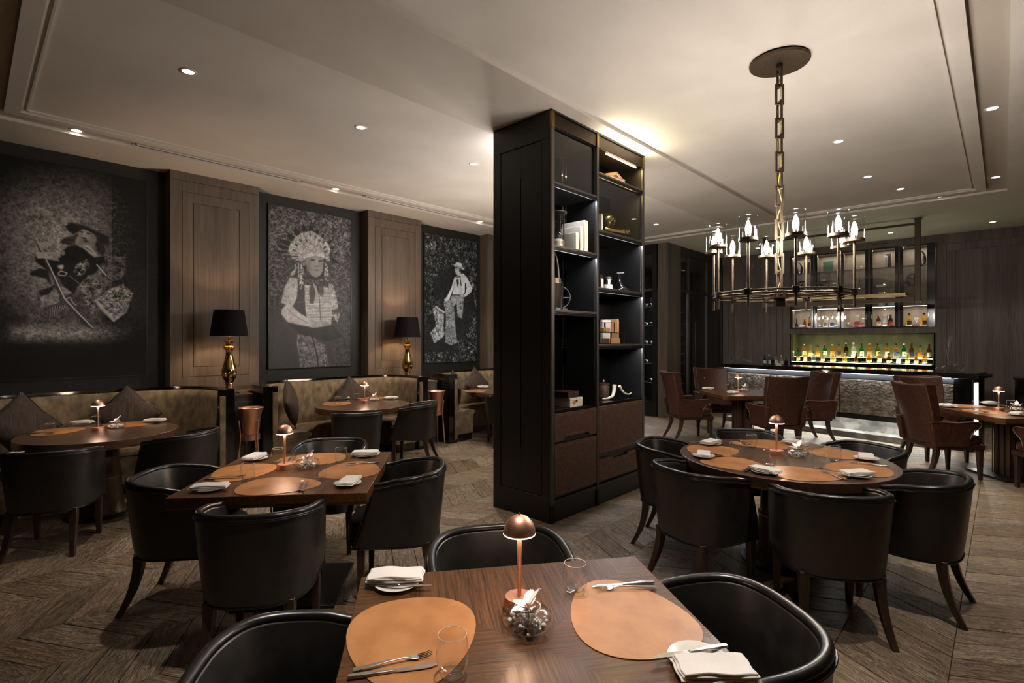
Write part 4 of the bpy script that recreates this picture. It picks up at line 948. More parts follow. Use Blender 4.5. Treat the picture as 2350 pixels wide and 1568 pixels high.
def make_pillow():
    T = thing('cushion', 'x', 'cushion'); s = MB(); n = 14; V = []; h = .225
    for side in (1, -1):
        for i in range(n+1):
            for j in range(n+1):
                u, v = -1+2*i/n, -1+2*j/n; f = (1-abs(u)**2.6)*(1-abs(v)**2.6); k = 1-.07*(1-abs(u))*abs(v)**2-.07*(1-abs(v))*abs(u)**2
                V.append((h*u*k, side*(.004+.075*f**.55), h*v*k))
    F = []; m = (n+1)**2; I = lambda i, j: i*(n+1)+j
    for i in range(n):
        for j in range(n): F += [(I(i,j),I(i+1,j),I(i+1,j+1),I(i,j+1)), (I(i,j)+m,I(i,j+1)+m,I(i+1,j+1)+m,I(i+1,j)+m)]
    ed = [I(i,0) for i in range(n+1)]+[I(n,j) for j in range(1,n+1)]+[I(i,n) for i in range(n-1,-1,-1)]+[I(0,j) for j in range(n-1,0,-1)]
    for a, b in zip(ed, ed[1:]+ed[:1]): F.append((a, b, b+m, a+m))
    s.add([tuple(Matrix.Rotation(PI/4, 4, 'Y') @ Vector(v)) for v in V], F); s.build('cover', M['cushion'], T, smooth=70)
    q = MB(); q.tube([tuple(Matrix.Rotation(PI/4, 4, 'Y') @ Vector(((V[i][0])*1.01, 0, V[i][2]*1.01))) for i in ed], .0055, 6, closed=True); q.build('piping', M['piping'], T, smooth=60)
    return T
pil = make_pillow()
def pillow(px, py, d, rz, tilt, label, roll=0):
    l = (px-CXP)/FPX*d; x = d*math.cos(YAW)+l*math.sin(YAW); y = d*math.sin(YAW)-l*math.cos(YAW); z = EYE-(py-HORZ)*d/FPX
    o = place(pil, (x, y, z), rz, label, 'brown scatter cushions'); o.rotation_euler = (tilt, roll, rz)
def rest(x, y, z, rz, tilt, label, roll=0):
    o = place(pil, (x, y, z), rz, label, 'brown scatter cushions'); o.rotation_euler = (tilt, roll, rz)
rest(.36, 6.62, .80, math.radians(22), math.radians(-14), 'large dark brown cushion at the far left of the left banquette', .12)
rest(1.20, 6.86, .79, math.radians(-2), math.radians(-14), 'dark brown cushion standing on its corner behind the left booth table', .05)
rest(2.84, 6.56, .80, math.radians(58), math.radians(-10), 'dark brown cushion on its corner at the left end of the middle banquette', .1)
rest(3.87, 6.86, .76, math.radians(0), math.radians(-14), 'dark brown cushion behind the lamp on the middle banquette', -.05)
rest(5.52, 6.52, .80, math.radians(62), math.radians(-8), 'narrow dark brown cushion seen edge on in the far banquette', .05)
rest(6.36, 6.90, .80, math.radians(6), math.radians(-14), 'dark brown cushion at the back of the far banquette', .0)
# ledges between banquettes with brass lamps, copper coolers in front
for i, (x0, x1) in enumerate(((-.75, -.27), (2.062, 2.348), (4.712, 5.098), (7.46, 7.8))):
    if i == 0: continue
    t = thing('service_ledge', ('', 'low dark cabinet under the left brass lamp between the banquettes', 'low dark cabinet under the right brass lamp between the banquettes', 'low dark cabinet hidden behind the display unit')[i], 'cabinet', ((x0+x1)/2, 6.9, 0), 0, 'low cabinets between the banquettes')
    hw = (x1-x0)/2
    W_ = hw+.0; poly = lambda e: [(-W_-e,-.45-e),(W_+e,-.45-e),(W_+e,-.2),(.26+e,0),(.41,.13),(.41,.19),(-.41,.19),(-.41,.13),(-.26-e,0),(-W_-e,-.2)]
    MB().prism(poly(-.005), 0, .93).build('body', M['barwood'], t, bevel=.003)
    MB().prism(poly(0), .931, .965).build('top', M['wallwood'], t, bevel=.004)
    MB().box(-hw+.02, hw-.02, -.462, -.446, .08, .88).build('door', M['barwood'], t, bevel=.003)
def make_brasslamp():
    T = thing('brass_table_lamp', 'x', 'lamp')
    def fl(pr): return MB().lathe(pr, 40)
    MB().lathe([(.115,0),(.115,.012),(.10,.022),(.085,.035),(.06,.045),(.048,.07),(.040,.085),(.038,.10)], 8).build('foot', M['gold'], T, bevel=.004, smooth=30)
    fl([(.036,.098),(.046,.11),(.040,.125),(.052,.15),(.075,.19),(.084,.24),(.080,.29),(.062,.35),(.044,.42),(.036,.48),(.040,.51),(.056,.525),(.062,.54),(.056,.555),(.038,.562),(.036,.585),(.042,.60),(.060,.615),(.062,.625),(.02,.63)]).build('baluster', M['gold'], T, smooth=60)
    fl([(.008,.63),(.008,.78)]).build('stem', M['gold'], T)
    MB().lathe([(.205,.675),(.160,.985),(.157,.985),(.202,.675),(.205,.675)], 48, cap=False).build('shade', M['shade'], T, smooth=60)
    MB().lathe([(.2005,.677),(.1555,.984)], 48, cap=False).build('shade_lining', M['shadein'], T, smooth=60)
    s = MB()
    for k in range(3): a = k*2*PI/3; s.tube([(0,0,.80),(.18*math.cos(a),.18*math.sin(a),.80)], .0025, 5)
    s.build('shade_carrier', M['gold'], T)
    fl([(.001,.745),(.014,.752),(.018,.775),(.012,.79),(.001,.795)]).build('bulb', emit('shade_bulb_glow', (1,.72,.42), 30), T, smooth=60)
    return T
blamp = make_brasslamp()
for x, y, lb in ((2.15, 6.66, 'tall brass lamp with dark shade between the left and middle banquettes'), (4.735, 6.74, 'tall brass lamp with dark shade between the middle and far banquettes')):
    place(blamp, (x, y, .966), .2, lb, 'brass lamps with dark shades')
    l = bpy.data.lights.new('shade_bulb', 'POINT'); l.energy = SHADE_W; l.color = (1,.72,.45); l.shadow_soft_size = .03
    o = bpy.data.objects.new('shade_bulb', l); C.objects.link(o); o.location = (x, y, .966+.812)
def make_cooler():
    T = thing('wine_cooler_stand', 'x', 'ice bucket')
    MB().lathe([(.001,.50),(.075,.50),(.080,.505),(.098,.72),(.115,.80),(.128,.825),(.132,.833),(.128,.836),(.112,.81),(.094,.72),(.076,.515),(.001,.512)], 40, cap=False).build('bucket', M['copper'], T, smooth=50)
    rg = [(.083*math.cos(2*PI*i/40), .083*math.sin(2*PI*i/40), .50) for i in range(40)]
    MB().lathe([(.088,.475),(.092,.475),(.092,.535),(.088,.535),(.088,.475)], 40, cap=False).build('cradle_ring', M['copper'], T)
    for k in range(3):
        a = 2*PI*k/3+.5; c_, s_ = math.cos(a), math.sin(a); L = lambda r, z: (r*c_, r*s_, z)
        g = MB().tube([L(.125,.70),L(.105,.52),L(.118,.36)], .010, 8).build('leg', M['copper'], T, smooth=60)
        MB().tube([L(.118,.36),L(.155,0)], [.0115,.008], 8).build('wooden_foot', M['tan'], g, smooth=60)
    return T
cool = make_cooler()
for (x, y, lb) in ((2.22, 6.17, 'copper wine cooler on tripod legs below the left brass lamp'), (4.86, 6.17, 'copper wine cooler on tripod legs below the right brass lamp')): place(cool, (x, y, 0), .3, lb, 'copper wine coolers on stands')

# ------------------------------------------------------------------ black display unit
KX0, KX1, KY0, KY1 = 3.50, 5.08, 2.85, 3.56
K = thing('display_unit', 'tall black display unit with open shelves and brown leather drawers', 'cabinet', (KX0, KY0, 0)); kw, kd = KX1-KX0, KY1-KY0
def kb(nm, m, x0, x1, y0, y1, z0, z1, bev=.002, parent=None):
    o = MB().box(x0, x1, y0, y1, z0, z1).build(nm, m, parent or K, bevel=bev, seg=1, smooth=0); return o
DVX = .695
kb('end_panel', M['cabinet'], 0, .035, .013, kd, 0, ZC); kb('end_panel', M['cabinet'], kw-.035, kw, .013, kd, 0, ZC)
for (a, b, c, d, nm) in ((.02, kd-.0, .0, .22, 'end_rail'), (.02, kd, 3.36, ZC, 'end_rail'), (.02, .10, .22, 3.36, 'end_stile'), (kd-.10, kd, .22, 3.36, 'end_stile')):
    MB().box(-.011, -.0005, a, b, c, d).build(nm, M['cabinet'], K, bevel=.002, seg=1, smooth=0)
MB().box(-.009, -.0005, .106, kd/2-.006, .226, 3.354).build('end_field', M['cabinet'], K, bevel=.002, seg=1, smooth=0)
MB().box(-.009, -.0005, kd/2+.006, kd-.106, .226, 3.354).build('end_field', M['cabinet'], K, bevel=.002, seg=1, smooth=0)
MB().box(-.009, -.0005, kd/2-.006, kd/2+.006, .226, .62).build('end_field', M['cabinet'], K, smooth=0)
MB().box(-.009, -.0005, kd/2-.006, kd/2+.006, 3.08, 3.354).build('end_field', M['cabinet'], K, smooth=0)
for i, (a, b) in enumerate(((-.012, .032), (DVX-.016, DVX+.016), (kw-.032, kw+.004))):
    kb('metal_stile', M['gunmetal'], a, b, -.012, .012, .165, 3.45)
    kb('stile_cap', M['trimbrass'], a-.001, b+.001, -.014, .012, 3.452, 3.585 if i else 3.585); kb('stile_foot', M['darkbronze'], a-.001, b+.001, -.014, .012, 0, .163)
kb('divider', M['cabinet'], DVX-.02, DVX+.02, .013, kd/2, .2, 3.46)
kb('back_panel', M['backgloss'], .036, DVX-.021, .40, .41, .95, 3.46, 0); kb('back_panel', M['backgloss'], DVX+.021, kw-.036, .40, .41, .95, 3.46, 0)
kb('rear_carcass', M['cabinet'], .036, kw-.036, .415, kd, 0, ZC)
for a, b in ((.033, DVX-.017), (DVX+.017, kw-.033)):
    kb('plinth', M['cabinet'], a, b, .0, .40, 0, .155); kb('plinth_moulding', M['cabinet'], a, b, -.008, .39, .156, .195)
    kb('fascia', M['darkbronze'], a, b, -.004, .012, 3.462, 3.575); kb('top_board', M['cabinet'], a, b, .013, .40, 3.46, 3.58)
kb('cornice', M['cabinet'], -.013, kw+.005, -.016, kd, 3.586, ZC-.0005)
SH1 = [2.985, 2.43, 1.865]; SH2 = [3.225, 2.67, 2.11, 1.555]
for (a, b), zs, led in (((.033, DVX-.017), SH1, M['ledwhite']), ((DVX+.017, kw-.033), SH2, M['ledwhite'])):
    for z in zs:
        kb('shelf', M['satin'] if False else M['cabinet'], a, b, .0, .398, z-.032, z-.001); kb('shelf_edge', M['gunmetal'], a, b, -.010, -.0005, z-.020, z)
        kb('shelf_lip', M['darkbronze'], a, b, -.007, .006, z-.048, z-.034)
kb('counter', M['gloss'], .033, DVX-.017, .0, .398, .955, .98); kb('counter', M['gloss'], DVX+.017, kw-.033, .0, .398, .955, .98)
def drawer(nm, a, b, z0, z1, notch=None):
    m = .0
    if notch == 'bottom': n0, n1 = a+.13, b-.12; poly = [(a,z0),(n0,z0),(n0,z0+.03),(n1,z0+.03),(n1,z0),(b,z0),(b,z1),(a,z1)]
    elif notch == 'top': n0, n1 = a+.24, b-.30; poly = [(a,z0),(b,z0),(b,z1),(n1,z1),(n1,z1-.03),(n0,z1-.03),(n0,z1),(a,z1)]
    else: poly = [(a,z0),(b,z0),(b,z1),(a,z1)]
    T_ = Matrix(((1,0,0,0),(0,0,-1,.012),(0,1,0,0),(0,0,0,1)))
    s = MB(); s.prism(poly, 0, .022, T_); o = s.build(nm, M['hide'], K, bevel=.004, smooth=0)
    q = MB(); cxm = (a+b)/2; czm = (z0+z1)/2; e = .022
    ins = []
    for (x, z) in poly: ins.append((x+(e if x < cxm else -e), z+(e if z < czm else -e)))
    for i in range(len(ins)):
        (xa, za), (xb, zb) = ins[i], ins[(i+1) % len(ins)]; L = math.hypot(xb-xa, zb-za); n = max(1, int(L/.0125))
        for k in range(n):
            t = (k+.25)/n; u = (k+.75)/n; xs, zs_ = sorted((xa+(xb-xa)*t, xa+(xb-xa)*u)), sorted((za+(zb-za)*t, za+(zb-za)*u))
            q.box(xs[0]-.0009, xs[1]+.0009, -.0118, -.0100, zs_[0]-.0009, zs_[1]+.0009)
    t = q.build('stitching', M['stitch'], o, smooth=0); t['kind'] = 'stuff'; return o
drawer('drawer_front', .036, DVX-.019, .700, .950, 'bottom'); drawer('drawer_front', .036, DVX-.019, .225, .680)
drawer('drawer_front', DVX+.019, kw-.036, .490, .950); drawer('drawer_front', DVX+.019, kw-.036, .225, .440, 'top')
kb('shadow_gap', M['basemetal'], .036, kw-.036, .014, .03, .2, .95, 0)
for nm_, (a, b, z0, z1) in (('pane', (.033, DVX-.017, 2.99, 3.44)), ('pane', (DVX+.017, kw-.033, 2.675, 3.175))):
    kb('glass_door', M['pane'], a, b, .02, .024, z0, z1, 0)
ledm = lambda nm, m, x0, x1, y0, y1, z0, z1, par: MB().box(x0, x1, y0, y1, z0, z1).build(nm, m, par, smooth=0)
ledm('led_strip', M['ledwarm'], .9, kw-.1, .03, .035, 3.452, 3.458, K)
def area(x, y, z, sx, sy, e, col, rot=(0,0,0)):
    l = bpy.data.lights.new('led_area', 'AREA'); l.shape = 'RECTANGLE'; l.size = sx; l.size_y = sy; l.energy = e; l.color = col
    o = bpy.data.objects.new('led_area', l); C.objects.link(o); o.location = (x, y, z); o.rotation_euler = rot; return o
for (a, b), zs in (((.033, DVX-.017), [2.985, 2.43]), ((DVX+.017, kw-.033), [2.67, 2.11, 1.555])):
    for z in zs: area(KX0+(a+b)/2, KY0+.03, z-.05, b-a-.08, .012, 2.2, (.85,.9,1), (math.radians(-18), 0, 0))
area(KX0+1.15, KY0-.05, 3.44, .8, .03, 4.5, (1,.86,.58), (math.radians(-150), 0, 0)); area(KX0+.75, KY1+.05, 3.44, .9, .03, 7, (1,.93,.9), (math.radians(150), 0, 0))
area(KX0+DVX+.42, KY0+.05, 3.45, .7, .012, 2.0, (1,.68,.22), (math.radians(-18),0,0))
area(KX0+DVX+.42, KY0+.03, 3.17, .7, .012, 4.0, (1,.72,.30), (math.radians(-18),0,0)); area(KX0+.33, KY0+.03, 3.44, .5, .012, .15, (1,.8,.6), (math.radians(-18),0,0))
# things on the shelves: x measured from the left end of the unit, z = shelf
KX = lambda px, y=.15: on_y(px, KY0+y)[0]
def book_box(nm, label, px, z, w_, d_, h, m, group=None, y=.16, rz=0, X=None):
    t = thing(nm, label, 'book', (X or KX(px, y), KY0+y, z), rz, group)
    MB().box(-w_/2, w_/2, -d_/2, d_/2, 0, h).build('cover', m, t, bevel=.004)
    MB().box(-w_/2+.004, w_/2-.004, d_/2-.001, d_/2+.003, .004, h-.004).build('page_block', M['paper'], t)
    MB().box(-w_/2-.0015, w_/2+.0015, -d_/2-.0015, -d_/2+.004, .02, h-.02).build('spine', m, t, bevel=.001)
    return t
for (px, w_, h, d_, lb) in ((3.905,.045,.165,.20,'smallest cream book box in the row beside the hourglass'),(3.975,.05,.235,.24,'middle cream book box in the row beside the hourglass'),(4.045,.055,.30,.27,'tallest cream book box in the row beside the hourglass')): book_box('book', lb, px, 2.431, w_, d_, h, M['paper'], 'cream book boxes on the display unit', y=.02+d_/2, X=px)
def hourglass(x, y, z, h, label, wood):
    t = thing('hourglass', label, 'hourglass', (x, y, z), 0)
    MB().lathe([(.001,.012),(.045,.02),(.062,.07),(.055,.12),(.02,.165),(.006,.18),(.02,.195),(.055,.24),(.062,.29),(.045,.335),(.001,.345)] if False else [(.001*h,.04*h),(.16*h,.07*h),(.19*h,.22*h),(.15*h,.36*h),(.05*h,.46*h),(.018*h,.5*h),(.05*h,.54*h),(.15*h,.64*h),(.19*h,.78*h),(.16*h,.93*h),(.001*h,.96*h)], 28, cap=False).build('bulbs', M['glass'], t, smooth=60)
    MB().lathe([(.001,.05*h),(.15*h,.075*h),(.18*h,.2*h),(.10*h,.27*h),(.001,.29*h)], 24).build('sand', M['ivory'], t, smooth=60)
    for zz in (0, .965*h): MB().lathe([(.24*h,zz),(.24*h,zz+.035*h)], 28).build('end_disc', wood, t, bevel=.002)
    for k in range(3):
        a = k*2*PI/3+.4; MB().tube([(.215*h*math.cos(a), .215*h*math.sin(a), .03*h), (.215*h*math.cos(a), .215*h*math.sin(a), .97*h)], .006, 8).build('post', wood, t, smooth=60)
    return t
hourglass(KX(1281,.12), KY0+.12, 2.431, .34, 'hourglass with cream sand at the left of the upper shelf', M['darkbronze'])
t = thing('champagne_bucket', 'brushed steel ice bucket with a tall hoop handle', 'ice bucket', (KX0+.205, KY0+.15, 1.866))
MB().lathe([(.001,.0),(.088,.0),(.092,.01),(.098,.235),(.104,.243),(.104,.247),(.09,.24),(.001,.238)], 40, cap=False).build('pail', M['steel'], t, smooth=50)
MB().lathe([(.075,.248),(.075,.295),(.001,.30)], 36).build('collar', M['bronze'], t, bevel=.003)
MB().tube([(.085*math.cos(a), 0, .27+.27*math.sin(a)) for a in [PI*i/24 for i in range(25)]], .010, 10).build('hoop_handle', M['bronze'], t, smooth=60)
MB().tube([(.085,0,.27),(.125,0,.27)], .014, 12).build('pivot', M['darkbronze'], t, smooth=60)
t = thing('camera_wheel_ornament', 'dark metal spoked wheel ornament beside the steel bucket', 'ornament', (KX0+.42, KY0+.24, 1.866), -.55)
MB().tube([(.105*math.cos(a), 0, .14+.105*math.sin(a)) for a in [2*PI*i/36 for i in range(36)]], .009, 8, closed=True).build('wheel_rim', M['basemetal'], t, smooth=60)
for k in range(6): a = PI*k/3; MB().tube([(0,0,.14),(.1*math.cos(a),0,.14+.1*math.sin(a))], .005, 6).build('spoke', M['basemetal'], t)
MB().prism([(-.07,-.03),(.07,-.03),(.05,.03),(-.05,.03)], 0, .035).build('foot', M['basemetal'], t, bevel=.003)
book_box('book', 'cream book lying open-edged behind the spoked wheel', 1350, 1.866, .13, .05, .17, M['paper'], y=.33)
def crate(nm, label, px, z, w_, d_, h, m, m2, y=.14, rz=0):
    t = thing(nm, label, 'box', (KX(px, y), KY0+y, z), rz)
    MB().box(-w_/2, w_/2, -d_/2, d_/2, 0, h*.72).build('body', m, t, bevel=.003); MB().box(-w_/2-.001, w_/2+.001, -d_/2-.001, d_/2+.001, h*.73, h).build('lid', m, t, bevel=.003)
    MB().box(-.012, .012, -d_/2-.005, -d_/2+.0, h*.58, h*.80).build('clasp', m2, t, bevel=.001); return t
t = crate('wooden_box', 'pale wooden box with a round seal under the dark box', 1301, .981, .19, .22, .085, M['ivory'], M['hide'], .12)
s = MB(); s.lathe([(.019,0),(.019,.0015),(.014,.002),(.001,.002)], 24, T=Matrix.Translation((-.035,-.111,.042)) @ Matrix.Rotation(PI/2, 4, 'X')); s.build('seal', M['tan'], t)
crate('cigar_box', 'dark lacquered box with a clasp stacked on the pale wooden box', 1297, 1.068, .165, .20, .055, M['tabledark'], M['steel'], .12)
# column two
for k, (rz, dz, w_) in enumerate(((.15, 0, .30), (-.1, .036, .27), (.3, .07, .24))):
    t = thing('book', ('lowest','middle','top')[k]+' of three amber-lit books stacked on the top right shelf', 'book', (KX(1400,.17), KY0+.19, 3.226+dz), rz, 'amber-lit stacked books')
    MB().box(-w_/2, w_/2, -.12, .12, 0, .006).build('cover', M['tan'], t, bevel=.001); MB().box(-w_/2, w_/2, -.12, .12, .026, .032).build('cover', M['tan'], t, bevel=.001)
    MB().box(-w_/2+.006, w_/2-.006, -.114, .114, .0065, .0255).build('page_block', M['paper'], t); MB().box(-w_/2, -w_/2+.005, -.12, .12, .0, .032).build('spine', M['tan'], t)
t = thing('magazine', 'glossy open magazine lying near the right end of the top shelf', 'magazine', (KX(1438,.12), KY0+.13, 3.226), -.2)
s = MB(); s.loft([[(x, -.10, z), (x, .10, z), (x, .10, z+.004), (x, -.10, z+.004)] for x, z in ((-.13,.0),(-.07,.012),(-.01,.004),(.01,.004),(.07,.012),(.13,.0))]); s.build('pages', M['paper'], t, smooth=60)
MB().box(-.135, .135, -.103, .103, -.0005, .0005).build('cover', M['tan'], t)
def dotted(nm, label, x, y, z, r, cyl=False, rz=0):
    t = thing(nm, label, 'ornament', (x, y, z), rz); s = MB(); q = MB(); rr = random.Random(3)
    if not cyl: MB().lathe([(.045,-.118),(.05,-.112),(.02,-.10),(.018,-.02),(.04,.004)], 24).build('stand', M['bronze'], t, smooth=40)
    if not cyl:
        s.lathe([(max(.001, r*math.sin(a)), r-r*math.cos(a)) for a in [PI*i/14 for i in range(15)]], 28, cap=False); s.build('core', M['basemetal'], t, smooth=60)
        for k in range(60):
            zc = 1-2*(k+.5)/60; a = k*2.399963; n = Vector((math.sqrt(1-zc*zc)*math.cos(a), math.sqrt(1-zc*zc)*math.sin(a), zc)); Q = n.to_track_quat('Z', 'Y').to_matrix().to_4x4()
            Q.translation = n*r+Vector((0,0,r)); q.lathe([(r*.20, -.002),(r*.19,.0035),(.001,.005)], 8, T=Q)
        o = q.build('gold_studs', M['gold'], t, smooth=30); o['kind'] = 'stuff'
    else:
        R = Matrix.Translation((0,0,r)) @ Matrix.Rotation(PI/2, 4, 'Y')
        MB().lathe([(r*.93,-.17),(r*.93,.12)], 32, T=R).build('sleeve', M['gold'], t, smooth=40); MB().lathe([(r*.6,-.175),(r*.88,-.165),(r*.98,-.15),(r*.98,-.145)], 32, T=R).build('rim', M['gold'], t, smooth=40)
        MB().lathe([(r,.12),(r,.20),(.001,.20)], 32, T=R).build('dark_end', M['basemetal'], t)
        for i in range(10):
            for zz in (.14,.175):
                a = 2*PI*(i+(.5 if zz > .15 else 0))/10; Q = R @ RZ(a) @ Matrix.Translation((r,0,zz)) @ Matrix.Rotation(PI/2, 4, 'Y'); q.lathe([(.016,-.002),(.015,.003),(.001,.004)], 8, T=Q)
        for i in range(6): a = 2*PI*i/6; Q = R @ Matrix.Translation((r*.6*math.cos(a), r*.6*math.sin(a), .20)); q.lathe([(.015,0),(.014,.003),(.001,.004)], 8, T=Q)
        o = q.build('gold_studs', M['gold'], t); o['kind'] = 'stuff'
    return t
dotted('studded_ball', 'dark ball covered in gold studs behind the gold cylinder', KX(1394,.26), KY0+.27, 2.79, .086)
dotted('gold_cylinder', 'polished gold cylinder lying down with a studded end', KX(1411,.13), KY0+.14, 2.671, .055, True, -.2)
book_box('book', 'cream book leaning at the left of the gold cylinder', 1377, 2.671, .015, .05, .17, M['paper'], y=.04)
t = thing('stacked_tins', 'stack of round metal and white tins on the right-hand shelf', 'tins', (KX(1394,.14), KY0+.14, 2.111))
for z, r, m, nm in ((0,.058,'china','white_tin'),(.031,.052,'china','white_tin'),(.062,.05,'steel','steel_tin'),(.112,.047,'bronze','bronze_tin')): MB().lathe([(r,z),(r,z+(.029 if z < .06 else .047 if z < .1 else .028))], 32).build(nm, M[m], t, bevel=.003)
t = thing('small_frame', 'small brass and white frame at the divider of the right-hand shelf', 'frame', (KX(1380,.08), KY0+.08, 2.111), .1)
MB().box(-.03,.03,-.01,.01,0,.14).build('frame', M['trimbrass'], t, bevel=.002); MB().box(-.022,.022,-.013,-.0105,.01,.10).build('print', M['china'], t)
t = thing('wine_decanter', 'wide clear glass decanter with a flared neck on the display unit', 'decanter', (KX(1424,.15), KY0+.15, 2.111))
MB().lathe([(.001,.004),(.09,.004),(.103,.012),(.100,.028),(.06,.055),(.03,.085),(.022,.12),(.024,.17),(.034,.205),(.037,.21)], 40, cap=False).build('body', M['water'], t, smooth=60)
MB().tube([(.037*math.cos(2*PI*i/32), .037*math.sin(2*PI*i/32), .21) for i in range(32)], .002, 6, closed=True).build('lip', M['china'], t)
for (px, w_, h, lb, m, yy) in ((1391,.18,.26,'tall white framed book upright on the lowest open shelf','paper',.30),(1404,.03,.27,'tan spined book upright at the right of the white one','tan',.28)): book_box('book', lb, px, 1.556, w_, .03 if w_ > .1 else .16, h, M[m], y=yy)
def frame_box(nm, label, px, y, z, w_, d_, h):
    t = thing(nm, label, 'glass box', (KX(px, y), KY0+y, z)); s = MB(); e = .0035
    for x in (-w_/2, w_/2):
        for y_ in (-d_/2, d_/2): s.box(x-e, x+e, y_-e, y_+e, 0, h)
    for zz in (0, h):
        for y_ in (-d_/2, d_/2): s.box(-w_/2, w_/2, y_-e, y_+e, zz-e+e, zz+e)
        for x in (-w_/2, w_/2): s.box(x-e, x+e, -d_/2, d_/2, zz, zz+e)
    s.build('brass_edges', M['trimbrass'], t, smooth=0); MB().box(-w_/2+.003, w_/2-.003, -d_/2+.003, d_/2-.003, .002, h-.002).build('glass_sides', M['pane'], t, smooth=0)
    MB().box(-w_/2+.03, w_/2-.03, -d_/2+.03, d_/2-.03, .003, h*.5).build('tan_block', M['tan'], t, bevel=.004); return t
frame_box('glass_display_box', 'low brass-edged glass box on the lowest open shelf', 1402, .12, 1.556, .26, .16, .115)
frame_box('glass_display_box', 'smaller brass-edged glass box stacked on the low one', 1388, .13, 1.675, .17, .12, .10)
t = thing('lidded_jar', 'mottled lidded jar with an amber knob beside the tusks', 'jar', (KX(1385,.24), KY0+.24, .981))
MB().lathe([(.05,0),(.06,.01),(.062,.13),(.058,.14)], 32).build('jar_body', M['hide'], t, smooth=40); MB().lathe([(.062,.141),(.062,.152),(.02,.165),(.001,.168)], 32).build('lid', M['bronze'], t, smooth=40); MB().lathe([(.001,.165),(.012,.172),(.014,.184),(.001,.195)], 16).build('knob', M['copper'], t, smooth=60)
for k, (px, pts, lb) in enumerate(((1402, [(-.16,0,.012),(-.08,-.02,.014),(.0,-.02,.03),(.06,0,.075),(.085,.01,.14)], 'left ivory-coloured tusk curving upward on the display unit'), (1434, [(-.11,0,.125),(-.07,.0,.075),(-.01,-.01,.035),(.07,-.01,.022),(.15,0,.04)], 'right slimmer ivory-coloured tusk leaning on the first'))):
    t = thing('tusk', lb, 'tusk', (KX(px,.13), KY0+.13, .981), 0, 'ivory-coloured tusks')
    ps = [Vector(p_) for p_ in pts]; sm_ = []
    for i in range(len(ps)-1):
        for j in range(5): sm_.append(ps[i].lerp(ps[i+1], j/5))
    sm_.append(ps[-1]); sm_ = [sm_[0]]+[(sm_[i-1]+sm_[i]*2+sm_[i+1])/4 for i in range(1, len(sm_)-1)]+[sm_[-1]]; n = len(sm_)
    R = [.008+.015*(i/n) for i in range(n)] if k == 0 else [.017-.012*(i/n) for i in range(n)]
    MB().tube(sm_, R, 12).build('tusk_body', M['ivory'], t, smooth=60)

# ------------------------------------------------------------------ chandelier
HX, HY_ = 4.075, 1.185
t = thing('chandelier', 'ring chandelier with ten clear glass candle shades on a square-link chain', 'chandelier', (HX, HY_, 0)); CR = .455
MB().lathe([(.20,3.608),(.20,3.618),(.19,3.6295),(.02,3.6295)], 56).build('ceiling_plate', M['bronze'], t, bevel=.002)
MB().lathe([(.196,3.604),(.196,3.6075)], 56).build('plate_lip', M['bronze'], t)
MB().lathe([(.022,3.575),(.022,3.6035)], 20).build('plate_hook', M['bronze'], t)
z = 3.582; k = 0
while z > 2.0:
    h, w_, e = .150, .033, .0075; s = MB()
    for (x0, x1, a, b) in ((-w_, -w_+2*e, z-h, z), (w_-2*e, w_, z-h, z), (-w_+2*e, w_-2*e, z-2*e, z), (-w_+2*e, w_-2*e, z-h, z-h+2*e)):
        s.box(x0, x1, -e, e, a, b, RZ(YAW+.25+(PI/2 if k % 2 else 0)-.2))
    s.build('chain_link', M['bronze'], t, bevel=.0015, seg=1, smooth=0); z -= h-2*e-.012; k += 1
rr = random.Random(2); pts = [(.012*math.sin(i*1.9)+.004*rr.random(), .012*math.cos(i*1.3), 3.54-i*.055) for i in range(30)]
MB().tube(pts, .0028, 6).build('flex_cable', simple('gold_flex', (.55,.42,.12), .5), t, smooth=60)
MB().box(-.05,.05,-.05,.05,1.90,1.955, RZ(.6)).build('hub', M['bronze'], t, bevel=.003); MB().box(-.03,.03,-.03,.03,1.84,1.90, RZ(.6)).build('hub_cap', M['darkbronze'], t, bevel=.003)
zr = 1.925
